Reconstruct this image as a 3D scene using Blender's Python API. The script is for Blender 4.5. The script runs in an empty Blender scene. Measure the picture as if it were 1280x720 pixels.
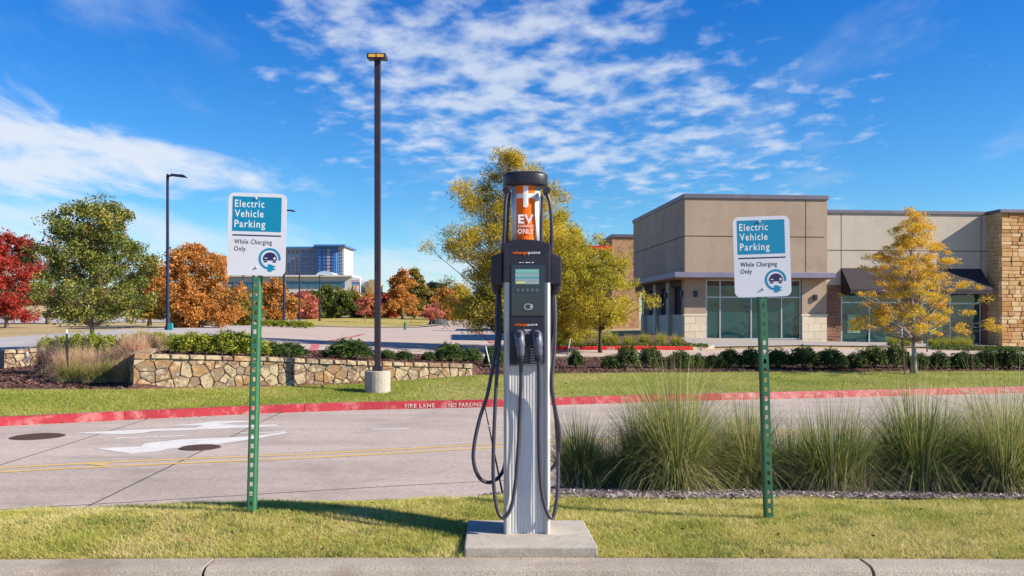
import bpy, bmesh, math, random
import numpy as np
from mathutils import Vector, Matrix, noise as mnoise
from mathutils.geometry import delaunay_2d_cdt
rnd = random.Random(7); rs = np.random.RandomState(7)
R = math.radians
sc = bpy.context.scene; C = sc.collection

# ------------------------------------------------------------------ camera
F = 1050.0; H = 1.13; HY = 400.0
cam = bpy.data.cameras.new('camera'); co = bpy.data.objects.new('camera', cam); C.objects.link(co)
co.location = (0, 0, H); co.rotation_euler = (R(90), R(0.0), 0)
cam.sensor_width = 36; cam.lens = F/1280*36; cam.shift_y = (HY-360)/1280
cam.clip_start = .05; cam.clip_end = 6000
sc.camera = co
# ------------------------------------------------------------------ light
SUN_AZ = (1.0, -0.27); SUN_EL = R(31)
sv = Vector((SUN_AZ[0], SUN_AZ[1], 0)).normalized()*math.cos(SUN_EL); sv.z = math.sin(SUN_EL)
sl = bpy.data.lights.new('sun', 'SUN'); so = bpy.data.objects.new('sun', sl); C.objects.link(so)
sl.energy = 4.9; sl.angle = R(0.5); sl.color = (1, .91, .78)
so.rotation_euler = sv.to_track_quat('Z', 'Y').to_euler(); so.location = (30, -8, 30)
w = bpy.data.worlds.new('World'); sc.world = w; w.use_nodes = True
nt = w.node_tree; N = nt.nodes; L = nt.links; N.clear()
def nn(t, **k):
    n = N.new(t)
    for a, b in k.items(): setattr(n, a, b)
    return n
def vmath(nt, op, a, b=None):
    n = nt.nodes.new('ShaderNodeMath'); n.operation = op
    for i, v in enumerate((a, b)):
        if v is None: continue
        if isinstance(v, (int, float)): n.inputs[i].default_value = v
        else: nt.links.new(v, n.inputs[i])
    return n.outputs[0]
sky = nn('ShaderNodeTexSky', sky_type='NISHITA', sun_disc=False)
sky.sun_elevation = SUN_EL; sky.sun_rotation = math.atan2(SUN_AZ[0], SUN_AZ[1])
sky.air_density = 1.0; sky.dust_density = 0.3; sky.ozone_density = 2.2; sky.altitude = 200
m = lambda op, a, b=None: vmath(nt, op, a, b)
geo = nn('ShaderNodeNewGeometry')
sep = nn('ShaderNodeSeparateXYZ'); L.new(geo.outputs['Incoming'], sep.inputs[0])
dx = m('MULTIPLY', sep.outputs[0], -1); dy = m('MULTIPLY', sep.outputs[1], -1); dz = m('MULTIPLY', sep.outputs[2], -1)
dzc = m('MAXIMUM', dz, 0.0)
# deep blue overhead, paler towards the horizon (multiplies the physical sky)
hs = nn('ShaderNodeHueSaturation'); hs.inputs['Saturation'].default_value = 1.2; hs.inputs['Value'].default_value = 1.0
L.new(sky.outputs[0], hs.inputs['Color'])
rp = nn('ShaderNodeValToRGB'); L.new(dzc, rp.inputs[0])
e = rp.color_ramp.elements; e[0].position = 0.0; e[0].color = (.60, .74, .82, 1); e[1].position = .36; e[1].color = (.10, .49, .90, 1)
e2 = rp.color_ramp.elements.new(.12); e2.color = (.37, .65, .83, 1)
mul = nn('ShaderNodeMix', data_type='RGBA', blend_type='MULTIPLY'); mul.inputs[0].default_value = 1
L.new(hs.outputs[0], mul.inputs[6]); L.new(rp.outputs[0], mul.inputs[7])
# clouds on a flat layer
inv = m('DIVIDE', 1.0, m('ADD', dzc, 0.10))
cx = m('MULTIPLY', dx, inv); cy = m('MULTIPLY', dy, inv)
cmb = nn('ShaderNodeCombineXYZ'); L.new(cx, cmb.inputs[0]); L.new(cy, cmb.inputs[1])
def cnoise(scale, detail, rough, loc=(0, 0, 0), sc3=(1, 1, 1), rot=0, dist=0.0):
    mp = nn('ShaderNodeMapping'); mp.inputs['Location'].default_value = loc; mp.inputs['Scale'].default_value = sc3
    mp.inputs['Rotation'].default_value = (0, 0, rot); L.new(cmb.outputs[0], mp.inputs[0])
    t = nn('ShaderNodeTexNoise'); t.inputs['Scale'].default_value = scale; t.inputs['Detail'].default_value = detail
    t.inputs['Roughness'].default_value = rough; t.inputs['Distortion'].default_value = dist; L.new(mp.outputs[0], t.inputs['Vector'])
    return t.outputs['Fac']
def smooth(v, a, b):
    n = nn('ShaderNodeMapRange', interpolation_type='SMOOTHSTEP'); L.new(v, n.inputs[0])
    n.inputs[1].default_value = a; n.inputs[2].default_value = b; n.inputs[3].default_value = 0; n.inputs[4].default_value = 1
    return n.outputs[0]
# tangent-plane angles of the direction (azimuth right of +Y, elevation), measured from the place
az = m('ARCTAN2', dx, dy); el = m('ARCSINE', dzc)
def blob(ca, ce, ra, re, rot=0.0):
    a = m('SUBTRACT', az, ca); b = m('SUBTRACT', el, ce)
    c_, s_ = math.cos(rot), math.sin(rot)
    p = m('DIVIDE', m('ADD', m('MULTIPLY', a, c_), m('MULTIPLY', b, s_)), ra)
    q = m('DIVIDE', m('SUBTRACT', m('MULTIPLY', b, c_), m('MULTIPLY', a, s_)), re)
    r2 = m('ADD', m('MULTIPLY', p, p), m('MULTIPLY', q, q))
    return smooth(m('SQRT', r2), 1.25, 0.25)
patch = m('MAXIMUM', blob(-.02, .29, .34, .20, -.20), m('MULTIPLY', blob(.16, .23, .32, .15, -.1), .82))
patch = m('MAXIMUM', patch, m('MULTIPLY', blob(-.02, .52, .5, .22), 1.0))
cells = cnoise(8.5, 4, .52, sc3=(1.0, .85, 1), rot=.45, dist=.15)
big = cnoise(2.2, 3, .5, loc=(3, 1, 0))
c1 = smooth(m('ADD', m('ADD', cells, m('MULTIPLY', m('SUBTRACT', big, .5), .5)), m('MULTIPLY', m('SUBTRACT', patch, 1.0), .44)), .28, .68)
c1 = m('MULTIPLY', c1, .70)
band = m('MAXIMUM', blob(-.62, .185, .36, .072, -.13), m('MULTIPLY', blob(-.40, .170, .22, .035, -.08), 1.0))
band = m('MAXIMUM', band, m('MULTIPLY', blob(-.95, .24, .42, .09, -.1), 1.0))
wisp = cnoise(3.2, 7, .6, loc=(8, 2, 0), sc3=(1, .5, 1), rot=.1, dist=.6)
c2 = m('MULTIPLY', smooth(m('ADD', wisp, m('MULTIPLY', m('SUBTRACT', band, 1.0), .50)), .20, .56), .88)
lowb = m('MAXIMUM', blob(-.12, .045, .30, .055, 0), blob(-.50, .09, .40, .05, -.05))
c3 = m('MULTIPLY', smooth(m('ADD', cnoise(2.0, 6, .6, loc=(1, 9, 0), sc3=(1, .4, 1)), m('MULTIPLY', m('SUBTRACT', lowb, 1.0), .5)), .15, .65), .70)
faint = m('MULTIPLY', smooth(cnoise(1.7, 8, .62, loc=(5, 5, 0), sc3=(1, .5, 1), rot=.3), .52, .80), .30)
cl = m('MAXIMUM', m('MAXIMUM', c1, c2), m('MAXIMUM', c3, faint))
mx = nn('ShaderNodeMix', data_type='RGBA'); L.new(cl, mx.inputs[0]); L.new(mul.outputs[2], mx.inputs[6])
mx.inputs[7].default_value = (4.2, 4.5, 4.9, 1)
bg = nn('ShaderNodeBackground'); bg.inputs[1].default_value = 0.096
L.new(mx.outputs[2], bg.inputs[0]); wo = nn('ShaderNodeOutputWorld'); L.new(bg.outputs[0], wo.inputs[0])
sc.view_settings.view_transform = 'Standard'; sc.view_settings.look = 'None'
sc.view_settings.exposure = 1.02; sc.view_settings.gamma = 1; sc.view_settings.use_curve_mapping = False

# ------------------------------------------------------------------ materials
def lin(c):
    return tuple(((v/255)/12.92 if v/255 <= .04045 else ((v/255+.055)/1.055)**2.4) for v in c) + (1,)
MATS = {}
def base_mat(name):
    mt = bpy.data.materials.new(name); mt.use_nodes = True
    return mt, mt.node_tree, mt.node_tree.nodes['Principled BSDF']
def ramp(t, src, cols, pos=None):
    r = t.nodes.new('ShaderNodeValToRGB'); t.links.new(src, r.inputs[0]); els = r.color_ramp.elements
    n = len(cols); pos = pos or [i/(n-1) for i in range(n)]
    els[0].position = pos[0]; els[0].color = lin(cols[0]); els[1].position = pos[-1]; els[1].color = lin(cols[-1])
    for i in range(1, n-1):
        q = els.new(pos[i]); q.color = lin(cols[i])
    return r.outputs[0]
def noise(t, scale, detail=4, rough=.6, sc3=None, dist=0):
    tc = t.nodes.new('ShaderNodeTexCoord'); o = tc.outputs['Object']
    if sc3:
        mp = t.nodes.new('ShaderNodeMapping'); mp.inputs['Scale'].default_value = sc3; t.links.new(o, mp.inputs[0]); o = mp.outputs[0]
    n = t.nodes.new('ShaderNodeTexNoise'); n.inputs['Scale'].default_value = scale; n.inputs['Detail'].default_value = detail
    n.inputs['Roughness'].default_value = rough; n.inputs['Distortion'].default_value = dist; t.links.new(o, n.inputs['Vector'])
    return n.outputs['Fac']
def mat(name, cols, scale=8, rough=.7, metal=0, bump=0, bscale=None, fine=None, pos=None, spec=.4, sc3=None, big=None, coat=0):
    """cols one colour or several (a noise picks between them); fine=(scale, amount) adds grain; big=(scale, colour, amount) adds stains"""
    if name in MATS: return MATS[name]
    mt, t, p = base_mat(name); MATS[name] = mt
    if isinstance(cols, tuple): cols = [cols, tuple(max(0, v-9) for v in cols)]
    nz = noise(t, scale, 5, .6, sc3)
    c = ramp(t, nz, cols, pos or [.3+.4*i/(len(cols)-1) for i in range(len(cols))])
    if fine:
        f = noise(t, fine[0], 3, .7)
        mm = t.nodes.new('ShaderNodeMix'); mm.data_type = 'RGBA'; mm.blend_type = 'MULTIPLY'; mm.inputs[0].default_value = 1
        g = ramp(t, f, [(int(255-fine[1]),)*3, (255, 255, 255)], [.35, .6]); t.links.new(c, mm.inputs[6]); t.links.new(g, mm.inputs[7]); c = mm.outputs[2]
    if big:
        f = noise(t, big[0], 6, .65, dist=.4)
        mm = t.nodes.new('ShaderNodeMix'); mm.data_type = 'RGBA'
        mr = t.nodes.new('ShaderNodeMapRange'); t.links.new(f, mr.inputs[0]); mr.inputs[1].default_value = .5; mr.inputs[2].default_value = .68; mr.inputs[4].default_value = big[2]
        t.links.new(mr.outputs[0], mm.inputs[0]); t.links.new(c, mm.inputs[6]); mm.inputs[7].default_value = lin(big[1]); c = mm.outputs[2]
    t.links.new(c, p.inputs['Base Color'])
    p.inputs['Roughness'].default_value = rough; p.inputs['Metallic'].default_value = metal
    p.inputs['Specular IOR Level'].default_value = spec; p.inputs['Coat Weight'].default_value = coat
    if bump:
        b = t.nodes.new('ShaderNodeBump'); b.inputs['Strength'].default_value = 1; b.inputs['Distance'].default_value = bump
        t.links.new(noise(t, bscale or scale*4, 5, .65, sc3), b.inputs['Height']); t.links.new(b.outputs[0], p.inputs['Normal'])
    return mt
def leaf_mat(name, cols, nscale=1.2, trans=.35, rough=.6, w=.55):
    """cols are picked per leaf and per clump"""
    if name in MATS: return MATS[name]
    mt, t, p = base_mat(name); MATS[name] = mt
    g = t.nodes.new('ShaderNodeNewGeometry'); n = noise(t, nscale, 3, .5)
    n2 = vmath(t, 'MULTIPLY', vmath(t, 'SUBTRACT', n, .5), 2.2)
    v = vmath(t, 'ADD', vmath(t, 'MULTIPLY', g.outputs['Random Per Island'], w), vmath(t, 'ADD', vmath(t, 'MULTIPLY', n2, 1-w), (1-w)/2))
    oi = t.nodes.new('ShaderNodeObjectInfo'); v = vmath(t, 'ADD', v, vmath(t, 'MULTIPLY', vmath(t, 'SUBTRACT', oi.outputs['Random'], .5), .22))
    c = ramp(t, v, cols)
    t.links.new(c, p.inputs['Base Color']); p.inputs['Roughness'].default_value = rough; p.inputs['Specular IOR Level'].default_value = .25
    tr = t.nodes.new('ShaderNodeBsdfTranslucent'); t.links.new(c, tr.inputs[0])
    mx = t.nodes.new('ShaderNodeMixShader'); mx.inputs[0].default_value = trans
    t.links.new(p.outputs[0], mx.inputs[1]); t.links.new(tr.outputs[0], mx.inputs[2])
    t.links.new(mx.outputs[0], t.nodes['Material Output'].inputs[0])
    return mt
def obj_rand_mat(name, cols, scale=6, rough=.85, bump=.01, bscale=25, mixn=.35):
    """a colour per object (stones, blocks) with veins inside it"""
    if name in MATS: return MATS[name]
    mt, t, p = base_mat(name); MATS[name] = mt
    oi = t.nodes.new('ShaderNodeObjectInfo'); n = noise(t, scale, 5, .6, dist=.3)
    v = vmath(t, 'ADD', vmath(t, 'MULTIPLY', oi.outputs['Random'], 1-mixn), vmath(t, 'MULTIPLY', n, mixn))
    c = ramp(t, v, cols); t.links.new(c, p.inputs['Base Color']); p.inputs['Roughness'].default_value = rough
    b = t.nodes.new('ShaderNodeBump'); b.inputs['Distance'].default_value = bump; t.links.new(noise(t, bscale, 5, .7), b.inputs['Height']); t.links.new(b.outputs[0], p.inputs['Normal'])
    return mt
def glass_mat(name, col, rough=.04):
    if name in MATS: return MATS[name]
    mt, t, p = base_mat(name); MATS[name] = mt
    p.inputs['Base Color'].default_value = lin(col); p.inputs['Roughness'].default_value = rough; p.inputs['Specular IOR Level'].default_value = .7
    b = t.nodes.new('ShaderNodeBump'); b.inputs['Distance'].default_value = .03 if 'display' not in name else .0; t.links.new(noise(t, .9, 2, .5), b.inputs['Height']); t.links.new(b.outputs[0], p.inputs['Normal'])
    return mt

concrete = mat('concrete', [(150, 140, 132), (172, 164, 156)], 3, .9, bump=.002, bscale=120, fine=(90, 40), big=(2.0, (120, 112, 105), .45))
kerb_c = mat('kerb_concrete', [(156, 144, 130), (178, 166, 150)], 2, .92, bump=.004, bscale=90, fine=(160, 60), big=(2.2, (118, 106, 92), .65))
pad_c = mat('pad_concrete', [(158, 150, 138), (186, 176, 162)], 4, .9, bump=.002, bscale=140, fine=(120, 30), big=(4, (132, 120, 106), .65))
road_c = mat('road_concrete', [(160, 146, 135), (172, 157, 146), (182, 168, 156)], .5, .88, bump=.0015, bscale=60, fine=(26, 34), big=(.8, (132, 120, 110), .6), sc3=(.35, 2.2, 1))
joint_c = mat('joint_filler', (62, 56, 52), 4, .9)
asphalt = mat('lot_paving', [(166, 148, 136), (182, 164, 150)], .5, .9, fine=(8, 16), big=(.25, (150, 134, 124), .5))
street_c = mat('street_paving', [(158, 151, 148), (174, 166, 160)], .3, .9, fine=(6, 20))
redpaint = mat('red_kerb_paint', [(146, 30, 42), (172, 48, 58)], 1.2, .7, big=(3.5, (180, 118, 116), .8), fine=(30, 30))
redfade = mat('faded_red_kerb_paint', [(176, 66, 72), (188, 110, 108)], 1.0, .75, big=(5, (190, 160, 152), .8), fine=(30, 30))
white_road = mat('white_road_paint', [(200, 196, 190), (212, 210, 206)], 3, .7, big=(5, (182, 170, 160), .75), fine=(30, 24))
kerb_ink = mat('worn_kerb_lettering', [(196, 168, 164), (206, 190, 184)], 9, .7, big=(14, (170, 70, 74), .8))
yellow_road = mat('yellow_road_paint', [(192, 156, 78), (198, 166, 98)], 3, .7, big=(7, (172, 154, 128), .95))
iron = mat('manhole_iron', [(74, 56, 50), (96, 74, 64)], 20, .7, .4, bump=.003, bscale=60)
soil_near = mat('lawn_soil', [(120, 112, 56), (156, 142, 78), (184, 162, 110)], 5, .95, bump=.01, bscale=60, fine=(70, 70))
soil_far = mat('lawn_turf', [(104, 114, 44), (134, 136, 62), (172, 156, 104)], .5, .95, bump=.02, bscale=25, fine=(14, 60))
mulch_red = mat('bark_mulch', [(70, 44, 38), (98, 66, 56), (124, 92, 80)], 14, .95, bump=.02, bscale=30, fine=(25, 70))
mulch_grey = mat('weathered_mulch', [(76, 66, 66), (110, 98, 96), (134, 122, 118)], 30, .95, bump=.01, bscale=80, fine=(60, 70))
dry = mat('dry_grass_ground', [(150, 128, 86), (172, 148, 104), (160, 148, 84)], .12, .95, bump=.03, bscale=8, fine=(2.5, 40))
yel_lawn = mat('yellow_lawn', [(150, 138, 60), (168, 150, 76), (136, 134, 56)], .15, .95, bump=.03, bscale=8, fine=(2.5, 35))
greenpost = mat('green_post_enamel', [(50, 100, 70), (64, 114, 80)], 8, .45, .1, big=(9, (72, 122, 80), .5), spec=.5)
signwhite = mat('sign_white', [(198, 198, 202), (206, 206, 210)], 3, .45, spec=.5)
teal = mat('sign_teal', [(0, 120, 156), (4, 128, 162)], 3, .45)
navy = mat('sign_navy', (44, 40, 84), 3, .5)
inkdark = mat('sign_ink', (52, 52, 62), 3, .5)
textwhite = mat('letter_white', (225, 225, 222), 3, .5)
steel = mat('galvanised_steel', [(176, 178, 184), (198, 200, 204)], 30, .35, .3)
dkbody = mat('dark_plastic_housing', [(28, 23, 36), (38, 32, 48)], 7, .45, spec=.5, fine=(60, 30), big=(9, (58, 52, 62), .35))
dkbody2 = mat('black_plastic', [(26, 24, 34), (34, 32, 42)], 4, .45, spec=.5)
alu = mat('brushed_aluminium', [(172, 170, 168), (186, 184, 180)], 6, .42, .25, sc3=(20, 20, .4), big=(3, (150, 146, 140), .5))
alu2 = mat('ribbed_aluminium', [(206, 204, 200), (216, 213, 208)], 6, .5, .0)
cable_m = mat('cable_rubber', [(48, 44, 56), (58, 54, 64)], 10, .42, spec=.5)
orange = mat('orange_print', (250, 112, 22), 3, .65, spec=.2)
orange_d = mat('orange_shade_print', (186, 76, 44), 3, .4)
tubewhite = mat('silver_tube', [(206, 208, 212), (216, 218, 220)], 3, .3, .1)
blueprint = mat('blue_print', (70, 112, 150), 3, .4)
plugm = mat('plug_grey', [(70, 74, 92), (92, 94, 106)], 10, .45, spec=.5)
lampm = mat('bronze_lamp_metal', [(50, 42, 52), (62, 54, 64)], 6, .5, .3)
lampblue = mat('navy_lamp_metal', [(26, 32, 58), (34, 40, 68)], 6, .5, .3)
bark = mat('bark', [(92, 78, 68), (128, 112, 98), (150, 136, 122)], 8, .95, bump=.01, bscale=30, sc3=(1, 1, .3))
bark_dark = mat('dark_bark', [(52, 40, 36), (80, 66, 58)], 8, .95, bump=.01, bscale=30, sc3=(1, 1, .3))
bark_pale = mat('pale_bark', [(96, 82, 78), (160, 146, 142), (186, 176, 172)], 9, .95, bump=.03, bscale=22, sc3=(1, 1, .3))
stucco = mat('tan_stucco', [(152, 132, 114), (160, 141, 122), (168, 148, 128)], .5, .92, bump=.004, bscale=20, fine=(10, 14), big=(.9, (136, 118, 104), .5), sc3=(1, 1, .4))
stucco2 = mat('cream_stucco', [(176, 165, 148), (186, 175, 158)], .5, .92, bump=.004, bscale=20, fine=(10, 14), big=(.9, (160, 148, 134), .5), sc3=(1, 1, .4))
seam = mat('panel_reveal', (84, 72, 66), 3, .9)
coping = mat('metal_coping', [(96, 92, 104), (108, 104, 116)], 1, .5, .3)
canopym = mat('canopy_metal', [(112, 108, 128), (128, 124, 142)], 1, .5, .3)
soffitm = mat('soffit', (150, 116, 84), 1, .9)
limest = obj_rand_mat('limestone_block', [(186, 170, 146), (204, 190, 166), (196, 184, 162)], 3, .9, .004)
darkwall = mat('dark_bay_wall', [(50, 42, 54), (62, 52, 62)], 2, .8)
mullion = mat('mullion_aluminium', (176, 178, 180), 3, .4, .5)
glassd = glass_mat('green_glass', (18, 58, 62))
glassb = glass_mat('blue_glass', (60, 100, 160), .15)
glasst = glass_mat('teal_window_band', (52, 98, 120), .1)
awnm = mat('black_awning_canvas', [(40, 32, 38), (48, 40, 46)], 3, .85)
ledger = mat('brown_ledger_stone', [(96, 66, 54), (134, 98, 80), (110, 78, 70)], 1.6, .9, bump=.01, bscale=8, sc3=(1, 1, 6))
gold_st = obj_rand_mat('golden_split_stone', [(146, 98, 54), (190, 152, 102), (168, 118, 66), (204, 174, 130), (180, 142, 96)], 2, .9, .012, 9)
gold_in = mat('mortar_gold', (110, 84, 58), 2, .95)
mortar = mat('mortar_grey', [(104, 96, 90), (128, 120, 112)], 12, .95, bump=.008, bscale=40)
wall_st = obj_rand_mat('field_stone', [(160, 146, 118), (92, 64, 46), (176, 163, 136), (142, 106, 66), (112, 100, 84), (170, 154, 122), (100, 68, 52), (182, 170, 144), (128, 84, 48), (158, 142, 116)], 6, .9, .02, 14, .62)
redpanel = mat('red_panel', [(190, 34, 22), (202, 44, 30)], 2, .6)
poster_y = mat('yellow_poster', (196, 168, 40), 3, .6)
poster_t = mat('teal_poster_border', (96, 176, 172), 3, .6)

# ------------------------------------------------------------------ object helpers
def tag(o, label=None, cat=None, group=None, kind=None):
    if label: o['label'] = label
    if cat: o['category'] = cat
    if group: o['group'] = group
    if kind: o['kind'] = kind
    return o
def empty(name, loc, rz=0, label=None, cat=None, group=None):
    o = bpy.data.objects.new(name, None); C.objects.link(o); o.location = loc; o.rotation_euler = (0, 0, rz); o.empty_display_size = .2
    return tag(o, label, cat, group)
def link(name, me, mt=None, parent=None):
    o = bpy.data.objects.new(name, me); C.objects.link(o)
    if mt is not None:
        for q in (mt if isinstance(mt, (list, tuple)) else [mt]): me.materials.append(q)
    if parent: o.parent = parent
    return o
def copy_tree(o, parent=None):
    c = o.copy(); C.objects.link(c); c.parent = parent
    for ch in list(o.children): copy_tree(ch, c)
    return c
class B:
    """collects faces of one mesh"""
    def __init__(s): s.v = []; s.f = []; s.mi = []; s.sm = False
    def add(s, vs, fs, mi=0):
        n = len(s.v); s.v += [tuple(v) for v in vs]; s.f += [tuple(i+n for i in f) for f in fs]; s.mi += [mi]*len(fs); return s
    def box(s, x0, x1, y0, y1, z0, z1, mi=0):
        return s.add([(x0, y0, z0), (x1, y0, z0), (x1, y1, z0), (x0, y1, z0), (x0, y0, z1), (x1, y0, z1), (x1, y1, z1), (x0, y1, z1)],
                     [(3, 2, 1, 0), (4, 5, 6, 7), (0, 1, 5, 4), (1, 2, 6, 5), (2, 3, 7, 6), (3, 0, 4, 7)], mi)
    def prism(s, poly, y0, y1, mi=0):          # polygon in xz (counter-clockwise from -y), extruded in y
        n = len(poly); vs = [(x, y0, z) for x, z in poly]+[(x, y1, z) for x, z in poly]
        fs = [tuple(range(n)), tuple(range(2*n-1, n-1, -1))]+[(i, i+n, (i+1) % n+n, (i+1) % n) for i in range(n)]
        return s.add(vs, fs, mi)
    def prismz(s, poly, z0, z1, mi=0, inset=0):
        n = len(poly); cx = sum(p[0] for p in poly)/n; cy = sum(p[1] for p in poly)/n
        vs = [(x, y, z0) for x, y in poly]+[(cx+(x-cx)*(1-inset), cy+(y-cy)*(1-inset), z1) for x, y in poly]
        fs = [tuple(range(n-1, -1, -1)), tuple(range(n, 2*n))]+[(i, (i+1) % n, (i+1) % n+n, i+n) for i in range(n)]
        return s.add(vs, fs, mi)
    def tube(s, pts, rad, n=8, mi=0, cap=True):
        pts = [Vector(p) for p in pts]; rads = rad if isinstance(rad, (list, tuple)) else [rad]*len(pts)
        b = len(s.v); prev = None
        for i, p in enumerate(pts):
            d = (pts[min(i+1, len(pts)-1)]-pts[max(i-1, 0)])
            if d.length < 1e-9: d = Vector((0, 0, 1))
            d.normalize()
            if prev is None:
                a = Vector((0, 1, 0)) if abs(d.y) < .9 else Vector((1, 0, 0))
            else: a = prev
            a = (a-d*a.dot(d)); a.normalize(); prev = a; c = d.cross(a)
            for k in range(n):
                t = 2*math.pi*k/n; s.v.append(tuple(p+(a*math.cos(t)+c*math.sin(t))*rads[i]))
        for i in range(len(pts)-1):
            for k in range(n):
                s.f.append((b+i*n+k, b+i*n+(k+1) % n, b+(i+1)*n+(k+1) % n, b+(i+1)*n+k)); s.mi.append(mi)
        if cap:
            s.f.append(tuple(b+k for k in range(n-1, -1, -1))); s.f.append(tuple(b+(len(pts)-1)*n+k for k in range(n))); s.mi += [mi, mi]
        return s
    def build(s, name, mt=None, parent=None, bevel=0, segs=2, smooth=False, fix=True):
        me = bpy.data.meshes.new(name); me.from_pydata(s.v, [], s.f)
        if bevel or fix:
            bm = bmesh.new(); bm.from_mesh(me)
            if bevel:
                ed = [e_ for e_ in bm.edges if len(e_.link_faces) == 2 and e_.calc_face_angle(0) > .5]
                bmesh.ops.bevel(bm, geom=ed, offset=bevel, segments=segs, affect='EDGES', profile=.6, clamp_overlap=True)
            bmesh.ops.recalc_face_normals(bm, faces=bm.faces); bm.to_mesh(me); bm.free()
        elif any(s.mi):
            me.polygons.foreach_set('material_index', s.mi)
        if smooth: me.polygons.foreach_set('use_smooth', [True]*len(me.polygons))
        return link(name, me, mt, parent)
def np_mesh(name, verts, quads, mt, parent=None, smooth=False):
    """verts (N,3) array, quads/tris (M,k) array"""
    me = bpy.data.meshes.new(name); k = quads.shape[1]
    me.vertices.add(len(verts)); me.vertices.foreach_set('co', verts.astype(np.float32).ravel())
    me.loops.add(quads.size); me.loops.foreach_set('vertex_index', quads.astype(np.int32).ravel())
    me.polygons.add(len(quads)); me.polygons.foreach_set('loop_start', np.arange(0, quads.size, k, dtype=np.int32))
    me.update(calc_edges=True)
    if smooth: me.polygons.foreach_set('use_smooth', np.ones(len(quads), dtype=bool))
    return link(name, me, mt, parent)
def smooth_pts(pts, n=8):
    """Catmull-Rom through the points"""
    P = [Vector(p) for p in pts]; P = [2*P[0]-P[1]]+P+[2*P[-1]-P[-2]]; out = []
    for i in range(1, len(P)-2):
        for k in range(n):
            t = k/n; a, b, c, d = P[i-1], P[i], P[i+1], P[i+2]
            out.append(.5*((2*b)+(c-a)*t+(2*a-5*b+4*c-d)*t*t+(3*b-a-3*c+d)*t**3))
    out.append(P[-2]); return out
def text(name, s, x, z, h, mt, parent, y=0.0, bold=0.0, align='LEFT', width=None, depth=.0006, spc=1.0):
    """flat lettering in the local xz plane, readable from -y; h = capital height; width fits the line"""
    cu = bpy.data.curves.new(name, 'FONT'); cu.body = s; cu.size = h/.70; cu.offset = bold*h; cu.extrude = depth; cu.resolution_u = 3; cu.space_character = spc
    to = bpy.data.objects.new(name, cu); C.objects.link(to)
    dg = bpy.context.evaluated_depsgraph_get(); dg.update()
    me = bpy.data.meshes.new_from_object(to.evaluated_get(dg)); bpy.data.objects.remove(to)
    xs = [v.co.x for v in me.vertices]; x0, x1 = min(xs), max(xs); k = (width/(x1-x0)) if width else 1
    off = {'LEFT': x-x0*k, 'CENTER': x-(x0+x1)/2*k}[align]
    for v in me.vertices: a, b, c = v.co; v.co = (a*k+off, y-c, b+z)
    me.materials.clear(); me.name = name
    return link(name, me, mt, parent)

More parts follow.
